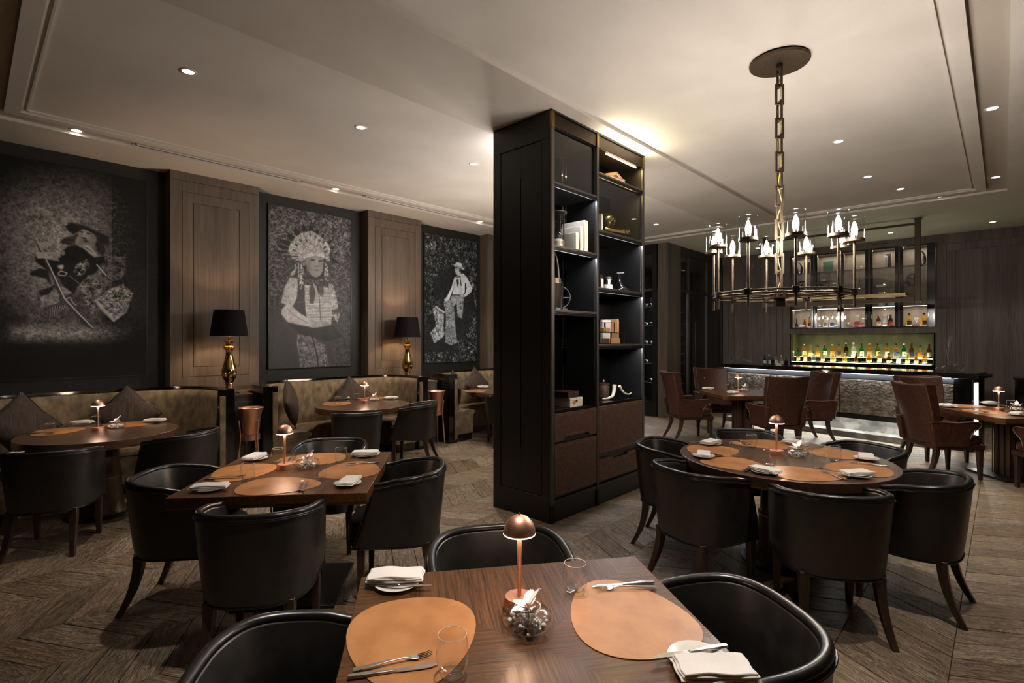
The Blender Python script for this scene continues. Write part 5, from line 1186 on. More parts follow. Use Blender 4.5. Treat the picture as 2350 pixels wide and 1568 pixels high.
for k in range(10):
    a = math.radians(36*k+28); b = a+math.radians(36); c_, s_ = math.cos(a), math.sin(a); x, y = CR*c_, CR*s_
    MB().box(-.019,.019,-.019,.019, zr-.022, zr+.022, TR(x, y, 0, a)).build('joint_block', M['darkbronze'], t, bevel=.002)
    s = MB()
    for dz, rr_ in ((.010, .012), (-.012, .012)):
        s.tube([((CR-.0)*math.cos(a+(b-a)*q/4)*(1 if q in (0,4) else .99), (CR)*math.sin(a+(b-a)*q/4)*(1 if q in (0,4) else .99), zr+dz) for q in range(5)], .0055, 8)
    s.build('ring_bar', M['bronze'], t, smooth=60)
    MB().tube([(.04*c_,.04*s_,zr),(.30*c_,.30*s_,zr+.004),(.40*c_,.40*s_,zr-.002),(x,y,zr-.006)], .0055, 8).build('spoke', M['bronze'], t, smooth=60)
    MB().tube([(x,y,1.822),(x,y,2.262)], .0085, 12).build('rod', M['bronze'], t, smooth=60)
    MB().lathe([(.001,2.262),(.052,2.262),(.061,2.266),(.061,2.285),(.056,2.285),(.056,2.272),(.001,2.272)], 36, (x,y,0), cap=False).build('cup', M['bronze'], t, smooth=30)
    g = MB().lathe([(.058,2.273),(.058,2.430)], 40, (x,y,0), cap=False).build('glass_shade', M['glass'], t, smooth=60)
    MB().tube([(x+.058*math.cos(2*PI*i/36), y+.058*math.sin(2*PI*i/36), 2.43) for i in range(36)], .0012, 5, closed=True).build('glass_rim', M['water'], g)
    MB().lathe([(.011,2.272),(.011,2.312)], 14, (x,y,0)).build('candle_socket', M['steel'], t)
    MB().lathe([(.009,2.313),(.016,2.328),(.019,2.345),(.0165,2.365),(.010,2.388),(.002,2.405)], 18, (x,y,0)).build('candle_bulb', M['bulb'], t, smooth=60)

dup(t, (5.02, 4.36, 0), .4, 'added ring chandelier lighting the left ceiling, unseen behind the display unit')  # unseen copy, added to brighten the left ceiling field
# ------------------------------------------------------------------ downlight fittings
lowest = None
for i, (x, y, z, p_) in enumerate(DOWN):
    if i >= 19 and not -100 < proj(x, y, z)[0] < 2450: continue
    lb = 'recessed downlight in the '
    sec = 'left ceiling field' if i < 6 else 'right ceiling field' if i < 9 else 'left ceiling channel' if i < 12 else 'right ceiling channel' if i < 15 else 'lower ceiling by the bar'
    nth = {0:'nearest the camera',1:'second from the camera',2:'third, left of the display unit',3:'hidden behind the display unit',4:'hidden, far behind the display unit',5:'farthest from the camera',6:'first beyond the chandelier',7:'second beyond the chandelier',8:'nearest the back edge, dim',
           9:'above the first mural',10:'above the second mural',11:'beside the display unit top',12:'nearer the camera',13:'farther, near its corner',14:'on the short bar side',15:'above the hanging rack',16:'unlit, right of the rack post',17:'nearest the right picture edge',18:'above the left bar end',19:'out of view above the nearest table',20:'out of view at right'}[i]
    t = thing('downlight', f'{lb}{sec}, {nth}', 'downlight', (x, y, z), 0, 'recessed downlights')
    MB().lathe([(.040,-.003),(.056,-.004),(.060,-.001),(.060,.0),(.040,.0)], 32, cap=False).build('trim_ring', M['ceil'], t, smooth=60)
    MB().lathe([(.0005,-.0015),(.040,-.0015),(.040,-.001),(.0005,-.001)], 28, cap=False).build('lens', M['spotglow'] if p_ > .05 else M['spotoff'], t)
# ------------------------------------------------------------------ bar counter (its front is set a little askew to the back wall)
B0, B1 = Vector((9.75, .256, 0)), Vector((10.45, 4.20, 0)); BL = (B1-B0).length; BA = math.atan2(B1.y-B0.y, B1.x-B0.x)
T = thing('bar_counter', 'long bar with black marble top and rough lit bronze panels', 'bar', (B0.x, B0.y, 0), BA)   # local x along the bar, local -y is behind it
def bb(nm, m, x0, x1, y0, y1, z0, z1, bev=.003, sm=0, par=None): return MB().box(x0, x1, y0, y1, z0, z1).build(nm, m, par or T, bevel=bev, seg=1, smooth=sm)
bb('marble_top', M['marble'], 0, BL, -.75, .0, 1.045, 1.10); bb('top_ledge', M['marble'], .05, BL-.03, -.72, -.04, 1.101, 1.118)
bb('carcass', M['basemetal'], .10, BL-.1, -.68, -.13, .30, 1.044); bb('reveal_band', M['satin'], .10, BL-.1, -.129, -.10, .955, 1.035)
xs = [.165, .42, 1.58, 2.75, 3.85]
bb('panel', M['stone'], .30, .62, -.129, -.075, .38, .945, .006)
for a, b in ((.63, 1.79), (1.80, 2.96), (2.97, 3.90)): bb('panel', M['stone'], a, b, -.129, -.075, .38, .945, .006)
bb('end_post', M['gloss'], .10, .29, -.129, -.07, .0, 1.044); bb('kick_board', M['basemetal'], .10, BL-.1, -.129, -.09, .295, .372)
bb('end_panel', M['basemetal'], .075, .099, -.68, -.10, 0, 1.044); bb('lit_end_strip', M['ledstrip'], .066, .0745, -.30, -.12, .12, .98, 0)
bb('plinth', M['veined'], .35, BL-.2, -.55, -.30, 0, .294); bb('step', M['veined'], .32, BL-.2, -.299, .02, 0, .085)
bb('led_profile', M['ledstrip'], .32, BL-.25, -.24, -.215, .286, .2945, 0)
bb('led_profile', M['ledwhite'], .32, BL-.12, -.060, -.050, 1.040, 1.0445, 0)
def barlight(x, y, z, sx, sy, e, col, rx):
    l = bpy.data.lights.new('bar_led', 'AREA'); l.shape = 'RECTANGLE'; l.size = sx; l.size_y = sy; l.energy = e; l.color = col
    o = bpy.data.objects.new('bar_led', l); C.objects.link(o); o.parent = T; o.location = (x, y, z); o.rotation_euler = (rx, 0, 0)
barlight(BL/2, -.14, .29, BL-.5, .08, 18, (1,.96,.84), math.radians(28)); barlight(BL/2, -.045, 1.04, BL-.5, .02, 5, (.92,.94,1), math.radians(-20))
def bar_pt(px, z=1.119, y=-.3):
    r = (px-CXP)/FPX; e = (B1-B0).normalized(); n = Vector((-e.y, e.x, 0)); o = B0+n*y
    # ray x = d(cos+r sin), y = d(sin - r cos)
    ax, ay = math.cos(YAW)+r*math.sin(YAW), math.sin(YAW)-r*math.cos(YAW); det = ax*(-e.y)+ay*e.x
    d = (o.x*(-e.y)+o.y*e.x)/det; return d*ax, d*ay
# swan-necked decanters and gin bottles on the bar
def swan(px, label, flip, z=1.119):
    x, y = bar_pt(px, z, -.25); t = thing('swan_decanter', label, 'decanter', (x, y, z), -YAW if False else YAW-PI/2, 'swan-necked glass decanters')
    f = flip; pts = [(-.0*f,0,.05),(.0,0,.05)]
    s = MB(); body = [(-.20*f,0,.030),(-.17*f,0,.042),(-.12*f,0,.035),(-.07*f,0,.050),(.0,0,.058),(.07*f,0,.050),(.11*f,0,.058),(.15*f,0,.070),(.19*f,0,.066),(.215*f,0,.055)]
    s.tube(body, [.006,.028,.022,.038,.042,.036,.05,.062,.05,.01], 16); s.build('body', M['water'], t, smooth=70)
    MB().tube([(-.03*f,0,.07),(.02*f,0,.13),(.035*f,0,.20),(.005*f,0,.30),(-.005*f,0,.38),(.02*f,0,.47),(.04*f,0,.53)], [.03,.028,.030,.026,.027,.030,.036], 16, cap=False).build('neck', M['water'], t, smooth=70)
swan(1703, 'swan-necked glass decanter at the left end of the bar', -1); swan(2177, 'swan-necked glass decanter at the right end of the bar', 1)
GL = {}
def gmat(name, c):
    if name not in GL:
        m = glass_mat('bottle_glass_'+name, c, 1.5, .03, 1.6); nt = m.node_tree; GL[name] = m      # tinted glass that also scatters a little
        out = [n for n in nt.nodes if n.type == 'OUTPUT_MATERIAL'][0]; src = out.inputs[0].links[0].from_socket
        df = nt.nodes.new('ShaderNodeBsdfTranslucent'); df.inputs[0].default_value = (*c, 1); d2 = nt.nodes.new('ShaderNodeBsdfDiffuse'); d2.inputs[0].default_value = (*c, 1)
        a = nt.nodes.new('ShaderNodeMixShader'); a.inputs[0].default_value = .5; nt.links.new(df.outputs[0], a.inputs[1]); nt.links.new(d2.outputs[0], a.inputs[2])
        b = nt.nodes.new('ShaderNodeMixShader'); b.inputs[0].default_value = .45 if 'liq' in name else .14; nt.links.new(src, b.inputs[1]); nt.links.new(a.outputs[0], b.inputs[2]); nt.links.new(b.outputs[0], out.inputs[0])
    return GL[name]
GC = {'green': (.10,.42,.12), 'clear': (.93,.95,.92), 'amber': (.85,.50,.12), 'olive': (.35,.40,.10), 'brown': (.40,.16,.04), 'blue': (.35,.6,.72), 'dark': (.12,.08,.04), 'gold': (.95,.72,.25), 'red': (.45,.03,.03)}
LC = {}
def lmat(c):
    if c not in LC: LC[c] = simple('bottle_paper_%d' % len(LC), c, .6)
    return LC[c]
SHP = {'tall': [(0,.0),(.85,.01),(1,.04),(1,.52),(.95,.60),(.55,.70),(.36,.76),(.33,.90),(.36,.92)],
       'square': [(0,0),(.95,.01),(1,.04),(1,.58),(.9,.66),(.45,.72),(.38,.76),(.38,.88),(.4,.9)],
       'round': [(0,.02),(.5,.03),(.85,.14),(1,.30),(.88,.47),(.5,.60),(.26,.66),(.24,.86),(.3,.88)],
       'bell': [(0,0),(.9,.01),(1,.06),(.92,.30),(.66,.48),(.36,.60),(.26,.68),(.26,.86),(.32,.88)],
       'flask': [(0,0),(.8,.01),(.98,.10),(1,.32),(.80,.50),(.36,.62),(.27,.68),(.26,.86),(.32,.88)],
       'champ': [(0,0),(.95,.01),(1,.05),(1,.42),(.8,.58),(.42,.74),(.34,.84),(.34,.94),(.4,.95)]}
def bottle(x, y, z, h, r, shape, col, label_c, cap_c, label, group, liquid=None, flat=1.0, rz=0, cat='bottle', parts=True):
    t = thing('liquor_bottle' if cat == 'bottle' else 'carafe', label, cat, (x, y, z), rz, group)
    pr = [(max(.0004, a*r), b*h) for a, b in SHP[shape]]; n = 4 if shape == 'square' else 20
    S = Matrix.Diagonal((1, flat, 1, 1)) @ (RZ(PI/4) if n == 4 else Matrix.Identity(4)); k = 1.25 if n == 4 else 1
    MB().lathe([(a*(k if b < .66*h else 1), b) for a, b in pr], n, cap=False, T=S).build('bottle_glass', gmat(col, GC[col]), t, smooth=45, bevel=.003 if n == 4 else 0)
    if liquid:
        MB().lathe([(max(.0004, a*r*.93*k), b*h+.002) for a, b in SHP[shape] if b <= .50], n, cap=True, T=S).build('liquid', gmat('liq_'+liquid, tuple(c*.8 for c in GC[liquid])), t, smooth=45)
    MB().lathe([(.40*r,.885*h),(.40*r,h),(.3*r,h*1.002)], 14).build('cap', lmat(cap_c), t)
    if label_c:
        zl0, zl1 = (.14*h, .44*h) if shape in ('tall','square','champ') else (.14*h, .32*h); s = MB()
        if n == 4: a_ = r*k*.715; s.box(-a_*.8, a_*.8, -a_*flat-.002, -a_*flat-.0005, zl0, zl1)
        else:
            m_ = 9; lo = [];
            for i in range(m_+1):
                a = -PI/2-1.0+2.0*i/m_; lo.append((1.02*r*math.cos(a), 1.02*r*math.sin(a)*flat-.0005))
            vs = [(p_[0], p_[1], zl0) for p_ in lo]+[(p_[0]*(1 if shape in ('tall','champ') else .98), p_[1]*(1 if shape in ('tall','champ') else .98), zl1) for p_ in lo]
            s.add(vs, [(i, i+1, i+2+m_, i+1+m_) for i in range(m_)])
        s.build('label', lmat(label_c), t, smooth=60)
        if label_c[0] > .3:
            q = MB(); yb = (-r*k*.715*flat-.003) if n == 4 else -1.03*r*flat-.001
            for j, wd in ((.72,.28),(.5,.36),(.36,.3)): q.box(-wd*r, wd*r, yb-.0005, yb, zl0+(zl1-zl0)*j, zl0+(zl1-zl0)*(j+.07))
            q.build('label_print', lmat((.05,.05,.05)), t, smooth=0)
    return t
CREAM, WHITE_, RED, ORG, BLK, YEL, BLU, GRN = (.72,.65,.45), (.75,.73,.66), (.55,.03,.04), (.75,.25,.05), (.01,.01,.01), (.70,.60,.20), (.05,.09,.28), (.03,.25,.05)
for i, (px, h, shp, col, lc, cc, lb) in enumerate(((1755,.17,'tall','green',WHITE_,BLK,'green gin bottle with a red seal'),(1765,.17,'square','blue',WHITE_,WHITE_,'pale blue square gin bottle'),(1773,.125,'square','dark',BLK,BLK,'short dark bottle'),(1781,.18,'tall','clear',WHITE_,(.2,.03,.03),'clear bottle with a dark red cap'),(1793,.165,'square','clear',WHITE_,WHITE_,'clear square bottle with a white cap'),(1804,.13,'tall','dark',None,BLK,'small dark bottle'))):
    x, y = bar_pt(px, 1.119, -.30+.05*(i % 2)); bottle(x, y, 1.119, h*1.15, .033, shp, col, lc, cc, lb+' in the group on the left of the bar', 'bottles on the left of the bar', rz=YAW-PI/2, flat=.8)
x, y = bar_pt(1786, 1.119, -.18); t = thing('menu_tent', 'small white folded card on the bar beside the gin bottles', 'card', (x, y, 1.119), YAW-PI/2)
s = MB(); s.loft([[(-.06,-.03,0),(.06,-.03,0),(.0,.0,.055),(0,0,.055)],[(-.058,-.028,.002),(.058,-.028,.002),(0,.002,.052),(0,.002,.052)]]); s.build('card_face', M['china'], t, smooth=0)
# ------------------------------------------------------------------ back bar: lit niche and glazed cabinet
YN0, YN1 = on_x(2143, XR)[0], on_x(1815, XR)[0]
T = thing('back_bar', 'back bar with olive backlit bottle niche and black stepped counter', 'bar shelving', (XR, (YN0+YN1)/2, 0)); hy = (YN1-YN0)/2
def bk(nm, m, x0, x1, y0, y1, z0, z1, bev=.002, par=None): return MB().box(x0, x1, y0, y1, z0, z1).build(nm, m, par or T, bevel=bev, seg=1, smooth=0)
bk('niche_back', M['green'], .48, .50, -hy, hy, 1.05, 1.73, 0); bk('niche_side', M['green'], .0, .48, hy-.012, hy-.001, 1.05, 1.73, 0); bk('niche_side', M['green'], .0, .48, -hy+.001, -hy+.012, 1.05, 1.73, 0)
bk('counter', M['marble'], -.55, .0, -hy-.0, hy+.25, .90, .955); bk('base_cabinet', M['gloss'], -.50, .0, -hy, hy+.2, 0, .899); bk('niche_floor', M['gloss'], 0, .48, -hy, hy, 1.02, 1.049)
bk('front_step', M['gloss'], -.06, .16, -hy, hy, 1.02, 1.115); bk('rear_step', M['gloss'], .17, .44, -hy, hy, 1.05, 1.222); bk('counter_riser', M['gloss'], -.02, .0, -hy, hy, .956, 1.019)
bk('led_edge', M['ledgreen'], -.066, -.0605, -hy+.03, hy-.03, 1.112, 1.119, 0); bk('led_edge', M['ledgreen'], .162, .1695, -hy+.03, hy-.03, 1.219, 1.226, 0)
area(XR+.33, (YN0+YN1)/2, 1.235, .30, hy*2-.2, 7, (.97,1,.60), (PI, 0, 0)); area(XR+.0, (YN0+YN1)/2, 1.13, .06, hy*2-.2, 5, (.93,1,.6), (PI, math.radians(0), 0))
area(XR+.25, (YN0+YN1)/2, 1.725, .06, hy*2-.2, .5, (.93,1,.55), (0, 0, 0)); area(XR+.1, YN1-.03, 1.35, .04, .04, .8, (.95,1,.5), (0,0,0))
bx = [(1830,'olive'),(1845.4,),(1860,),(1877,),(1893,),(1910,),(1925,),(1941.6,),(1958.7,),(1977.4,),(1994.7,),(2013.8,),(2035.5,),(2055.8,),(2074.6,),(2092,),(2111.6,),(2132.3,)]
BACK = [(1831,.215,'flask','olive',None,BLK,'dark round bottle'),(1845.4,.265,'tall','amber',WHITE_,WHITE_,'amber bottle with a white label and cap'),(1860,.255,'bell','gold',CREAM,RED,'gold bottle with a red wax cap'),(1877,.235,'round','gold',None,BLK,'wide round golden bottle'),
 (1893,.28,'tall','green',CREAM,RED,'green bottle with a red cap'),(1910,.265,'tall','amber',ORG,(.5,.3,.1),'amber bottle with an orange label'),(1925,.275,'square','amber',BLK,BLK,'square amber bottle with a slanted label'),(1941.6,.305,'square','dark',BLK,(.45,.35,.1),'tall square dark bottle'),
 (1958.7,.305,'tall','clear',WHITE_,CREAM,'pale bottle with a large white label'),(1977.4,.285,'tall','green',WHITE_,BLK,'green bottle with a cream label and black cap'),(1994.7,.29,'tall','amber',ORG,ORG,'bottle with an orange cap and orange label'),(2013.8,.29,'square','olive',YEL,BLK,'wide olive bottle with a yellow label'),
 (2035.5,.285,'tall','amber',WHITE_,BLK,'amber bottle with a white label and black cap'),(2055.8,.285,'tall','amber',BLU,BLK,'brown bottle with a navy label'),(2074.6,.29,'tall','green',WHITE_,WHITE_,'green bottle with a white cap'),(2092,.29,'tall','brown',BLK,BLK,'brown bottle with a small oval label'),
 (2111.6,.25,'bell','gold',None,BLK,'golden bell-shaped bottle'),(2132.3,.275,'tall','brown',CREAM,BLK,'brown bottle with a cream label at the end')]
for (px, h, shp, col, lc, cc, lb) in BACK:
    X = XR+.30; bottle(X, on_x(px, X)[0], 1.2225, h*1.05, .044, shp, col, lc, cc, lb+', back row of the lit niche', 'bottles in the back row of the niche', liquid={'amber':'amber','gold':'gold','brown':'brown','clear':'gold'}.get(col), rz=-PI/2+.5, flat=.75)
FRONT = [(1831.7,.25,'champ','green',ORG,BLK,'green sloping bottle with an orange label'),(1847.6,.225,'square','gold',CREAM,CREAM,'narrow golden bottle with a cream label'),(1867,.215,'square','clear',BLK,BLK,'small square bottle with a dark label'),(1887.7,.205,'bell','amber',CREAM,BLK,'squat amber bottle'),(1912,.20,'flask','gold',(.4,.35,.15),CREAM,'round fan-shaped golden bottle'),
 (1938.8,.195,'square','gold',None,CREAM,'square golden decanter bottle'),(1964.8,.235,'bell','brown',None,WHITE_,'dark amber bell bottle with a looped stopper'),(1994,.215,'round','amber',(.5,.35,.2),WHITE_,'round amber bottle with spiked glass sides'),(2018,.225,'tall','amber',WHITE_,BLU,'amber bottle with a navy cap'),(2040,.20,'round','brown',CREAM,BLK,'dark round cognac bottle'),
 (2062,.225,'tall','clear',WHITE_,BLK,'clear bottle with a white label and black cap'),(2082.6,.215,'bell','gold',CREAM,CREAM,'golden bottle with a slim cream neck'),(2102.3,.225,'bell','amber',(.45,.35,.25),(.25,.02,.03),'orange bottle with a dark red cap'),(2122,.205,'square','amber',(.4,.33,.2),(.1,.05,.02),'wide square amber bottle at the right')]
for (px, h, shp, col, lc, cc, lb) in FRONT:
    X = XR+.04; bottle(X, on_x(px, X)[0], 1.1155, h*1.05, .042 if shp not in ('flask','round') else .056, shp, col, lc, cc, lb+', front row of the lit niche', 'bottles in the front row of the niche', liquid={'amber':'amber','gold':'gold','brown':'brown'}.get(col), rz=-PI/2+.5, flat=.7)
# glazed wall cabinet with five doors
GZ0, GZ1 = 1.84, 3.5
T = thing('glazed_wall_cabinet', 'dark wall cabinet with five lit glass doors above the bar', 'cabinet', (XR, (YN0+YN1)/2, 0)); y0_, y1_ = YN0-(YN0+YN1)/2-.03, hy+.03
bk('cabinet_back', M['taupe'], .42, .44, y0_, y1_, GZ0, GZ1, 0, T); bk('cabinet_top', M['taupe'], .0, .42, y0_, y1_, 3.46, 3.50, 0, T); bk('cabinet_floor', M['taupe'], .0, .42, y0_, y1_, GZ0-.02, GZ0+.02, 0, T)
yc = (YN0+YN1)/2; PXS = [(1819,1861),(1876,1922),(1937,1986),(2003,2054),(2073,2128)]; ZP0, ZP1 = 1.875, 3.435
PY = [(on_x(b, XR)[0]-yc, on_x(a, XR)[0]-yc) for a, b in PXS]
edges = [y1_]+[ (PY[i][0]+PY[i+1][1])/2 for i in range(4)]+[y0_]
for i in range(5):
    a, b = PY[i]; lo, hi = edges[i+1], edges[i]
    d = thing('door', None, None, (0, 0, 0)); d.parent = T
    d_ = MB(); x0, x1 = -.022, -.002
    for (p0, p1, q0, q1) in ((lo+.012, a, ZP0-.03, ZP1+.03), (b, hi-.012, ZP0-.03, ZP1+.03), (a, b, ZP0-.03, ZP0), (a, b, ZP1, ZP1+.03)): d_.box(x0, x1, p0, p1, q0, q1)
    d_.build('door_frame', M['gloss'], d, bevel=.002, seg=1, smooth=0); MB().box(-.014,-.011, a, b, ZP0, ZP1).build('door_pane', M['pane'], d, smooth=0)
    hy_ = b+.02 if i % 2 else a-.02; MB().tube([(-.04, hy_, 2.02),(-.04, hy_, 2.12)], .006, 8).build('door_handle', M['steel'], d, smooth=60)
    if i < 4: bk('partition', M['taupe'], .0, .42, lo-.012, lo+.012, GZ0, GZ1, 0, T)
    for k, z in enumerate((3.07, 2.67, 2.28)):
        bk('glass_shelf', M['water'], .04, .41, lo+.014, hi-.014, z-.006, z, 0, T); bk('shelf_edge', M['basemetal'], .036, .0395, lo+.014, hi-.014, z-.009, z+.001, 0, T)
    bk('led_shelf', M['ledcab'], .02, .028, lo+.02, hi-.02, 2.262, 2.270, 0, T); bk('led_floor', M['ledcab'], .0, .008, lo+.02, hi-.02, 1.862, 1.868, 0, T)
    for z, e in ((3.45, 2.0), (2.26, 1.2)): area(XR+.2, yc+(lo+hi)/2, z, .25, hi-lo-.08, e, (1,.88,.74), (0,0,0))
    area(XR+.2, yc+(lo+hi)/2, 1.87, .2, hi-lo-.08, 1.2, (1,.9,.78), (PI,0,0))
bk('cornice_board', M['barwood'], -.024, -.0005, y0_-.05, y1_+.05, 3.475, ZC-.001, .002, T); bk('air_grille', M['basemetal'], -.030, -.0245, y0_+.75, y0_+1.0, 3.535, 3.56, 0, T)
bk('lower_rail', M['barwood'], -.024, -.0005, y0_-.02, y1_+.02, 1.735, 1.838, .002, T)
# contents of the glazed cabinet: i = door, u = 0..1 across the pane left to right
def cpos(i, u, x=.2): px = PXS[i][0]+(PXS[i][1]-PXS[i][0])*u; return XR+x, on_x(px, XR+x)[0]
SZ = {0: 3.071, 1: 2.671, 2: 2.281, 3: 1.862}; DN = ['leftmost','second','middle','fourth','rightmost']; SN = {0:'top shelf',1:'second shelf',2:'third shelf',3:'bottom'}
def where(i, lv): return f'{SN[lv]} behind the {DN[i]} glass door'
def goblet(i, u, lv, h=.17, kind='wine', x=.2, nm='glass goblet', z=None):
    X, Y = cpos(i, u, x); t = thing('goblet', f'{nm}, {where(i, lv)}', 'glass', (X, Y, z or SZ[lv]))
    MB().lathe([(.001,.002),(.035,.002),(.033,.006),(.006,.012),(.005,.35*h)], 20, cap=False).build('foot', M['water'], t, smooth=60)
    pr = {'wine': [(.005,.35*h),(.03,.45*h),(.042,.65*h),(.030,.88*h),(.036,h)], 'cone': [(.005,.45*h),(.06,h)], 'balloon': [(.006,.30*h),(.045,.45*h),(.055,.62*h),(.034,h)]}[kind]
    MB().lathe(pr, 24, cap=False).build('bowl', M['water'], t, smooth=60)
def slab(i, u, lv, w_, d_, h, m, nm, lb, rz=0, x=.2, lean=0, cat='book'):
    X, Y = cpos(i, u, x); t = thing(nm, f'{lb}, {where(i, lv)}', cat, (X, Y, SZ[lv]), rz); t.rotation_euler = (0, lean, rz)
    MB().box(-d_/2, d_/2, -w_/2, w_/2, 0, h).build('cover', m, t, bevel=.004); MB().box(-d_/2+.004, d_/2-.004, -w_/2-.001, -w_/2+.0, .006, h-.006).build('page_block', M['paper'], t)
def vessel(i, u, lv, h, r, shp, col, lc, cc, lb, liq=None, x=.16): X, Y = cpos(i, u, x); bottle(X, Y, SZ[lv], h, r, shp, col, lc, cc, f'{lb}, {where(i, lv)}', 'bottles in the glazed cabinet', liq, .7, -PI/2+.5)
GLOSSB = M['gloss']
for (i, u, lv, lb) in ((0, .3, 0, 'black looped sculpture'), (4, .72, 0, 'black looped sculpture')):
    X, Y = cpos(i, u); t = thing('sculpture', f'{lb}, {where(i, lv)}', 'sculpture', (X, Y, SZ[lv]), -.9)
    pts = [(.09*math.sin(a)*(.6+.4*math.cos(a/2)), 0, .15-.14*math.cos(a)) for a in [2*PI*k/28 for k in range(28)]]
    MB().tube(pts, [.022+.014*math.cos(2*PI*k/28) for k in range(28)], 10, closed=True).build('loop', GLOSSB, t, smooth=60); MB().box(-.04,.04,-.03,.03,0,.01).build('base', GLOSSB, t)
for (i, u, lv) in ((0, .5, 1), (4, .42, 1)):
    X, Y = cpos(i, u, .24); t = thing('film_reel', f'dark perforated film reel standing up, {where(i, lv)}', 'ornament', (X, Y, SZ[lv]), -PI/2+.4)
    R = Matrix.Translation((0,0,.13)) @ Matrix.Rotation(PI/2, 4, 'X')
    s = MB()
    s.tube([tuple(R @ Vector((.115*math.cos(a), .115*math.sin(a), 0))) for a in [2*PI*k/32 for k in range(32)]], .016, 8, closed=True)
    for k in range(5): a = 2*PI*k/5; s.tube([tuple(R @ Vector((.02*math.cos(a), .02*math.sin(a), 0))), tuple(R @ Vector((.11*math.cos(a), .11*math.sin(a), 0)))], .017, 6)
    s.build('reel', M['basemetal'], t, smooth=40); MB().lathe([(.035,-.02),(.035,.02)], 20, T=R).build('reel_hub', M['basemetal'], t)
slab(4, .35, 1, .07, .02, .12, M['bronze'], 'brass_card', 'small leaning brass card', 0, .10, cat='ornament')
slab(0, .8, 0, .12, .05, .27, M['cabinet'], 'book', 'dark tall book'); slab(1, .55, 0, .20, .03, .26, simple('dark_green_cloth', (.015,.05,.025), .6), 'book', 'dark green book standing upright', 0, .3)
slab(1, .78, 1, .16, .14, .055, M['china'], 'white_box', 'white box lying flat', cat='box'); slab(3, .36, 1, .15, .14, .06, M['china'], 'white_box', 'white box lying flat', cat='box')
slab(3, .72, 0, .09, .05, .29, M['hide'], 'book', 'antique brown leather volume'); slab(3, .60, 0, .05, .03, .24, M['china'], 'book', 'slim pale book', 0, .15)
slab(1, .3, 1, .15, .04, .24, M['cabinet'], 'book', 'dark book', 0, .32)
for u, h, w_ in ((.40, .31, .10), (.58, .27, .12), (.80, .21, .13)): slab(3, u, 2, w_, .03, h, M['china'], 'book', {.31:'tallest',.27:'middle',.21:'lowest'}[h]+' of three white books', 0, .3-.09*(u-.4)*2)
goblet(2, .55, 0, .20, 'wine', .15, 'cut glass hurricane goblet'); goblet(2, .80, 0, .17, 'wine', .22, 'smaller amber-tinted goblet')
X, Y = cpos(2, .72, .2); t = thing('candelabra', 'silver five-armed candelabra, '+where(2, 1), 'candelabra', (X, Y, SZ[1]), -PI/2+.5)
MB().lathe([(.001,0),(.055,0),(.05,.012),(.012,.03),(.008,.09),(.014,.11),(.008,.13),(.008,.22),(.018,.235),(.018,.24),(.008,.242)], 20).build('stem', M['steel'], t, smooth=60)
for k in (-2, -1, 1, 2):
    MB().tube([(0,0,.14),(.03*k,0,.12),(.055*k,0,.15),(.055*k,0,.21)], .005, 7).build('arm', M['steel'], t, smooth=60); MB().lathe([(.016,.21),(.018,.225),(.008,.23)], 12, (.055*k,0,0)).build('candle_cup', M['steel'], t)
for (i, u, h, k_, nm) in ((0,.35,.11,'wine','small tumbler-like goblet'),(0,.7,.12,'wine','second small goblet'),(2,.4,.15,'wine','slim goblet'),(2,.7,.14,'cone','cocktail coupe'),(4,.35,.20,'balloon','large balloon glass'),(4,.72,.18,'balloon','smaller balloon glass'),(3,.7,.09,'wine','small amber goblet'),(1,.72,.12,'cone','cocktail glass')): goblet(i, u, 2, h, k_, .2, nm)
X, Y = cpos(1, .14, .1); t = thing('desk_clock', 'small round desk clock, '+where(1, 2), 'clock', (X, Y, SZ[2]), -PI/2+.5)
R = Matrix.Translation((0,0,.055)) @ Matrix.Rotation(PI/2, 4, 'X'); MB().lathe([(.05,-.012),(.05,.012)], 28, T=R).build('clock_case', M['steel'], t, bevel=.003); MB().lathe([(.042,.0125),(.042,.014)], 28, T=R).build('dial', M['china'], t); s = MB(); s.box(-.002,.002,-.0165,-.0145,.052,.088); s.box(-.002,.022,-.0165,-.0145,.052,.057); s.build('hands', M['basemetal'], t)
vessel(3, .24, 2, .16, .035, 'bell', 'clear', None, CREAM, 'small clear decanter'); vessel(3, .62, 1 if False else 2, .001+.11, .03, 'square', 'blue', None, WHITE_, 'small blue scent-like bottle', x=.08)
vessel(0, .22, 3, .20, .036, 'bell', 'dark', None, BLK, 'dark squat decanter', 'brown'); vessel(0, .92, 3, .25, .036, 'tall', 'amber', BLK, BLK, 'amber bottle at the right', 'amber'); vessel(0, .66, 3, .24, .03, 'champ', 'brown', None, (.5,.2,.05), 'slim brown bottle', x=.26)
vessel(1, .40, 3, .26, .045, 'tall', 'clear', (.2,.2,.15), CREAM, 'clear bottle with a dark label', 'gold'); vessel(1, .72, 3, .26, .045, 'tall', 'clear', BLU, BLK, 'clear bottle with a blue label')
vessel(2, .62, 3, .26, .080, 'bell', 'clear', None, WHITE_, 'broad decanter of deep red liquor', 'red'); vessel(2, .9, 3, .20, .05, 'bell', 'clear', None, WHITE_, 'smaller red decanter', 'red', .28)
vessel(3, .25, 3, .25, .046, 'tall', 'brown', CREAM, (.4,.2,.1), 'amber bottle with a white label', 'red'); vessel(3, .80, 3, .25, .052, 'champ', 'dark', (.3,.03,.03), BLK, 'dark bottle with a red base label'); vessel(4, .24, 3, .27, .050, 'tall', 'gold', BLK, BLK, 'golden bottle with a black label', 'gold'); vessel(4, .86, 3, .27, .056, 'square', 'gold', BLK, BLK, 'square golden bottle with a black label', 'gold')
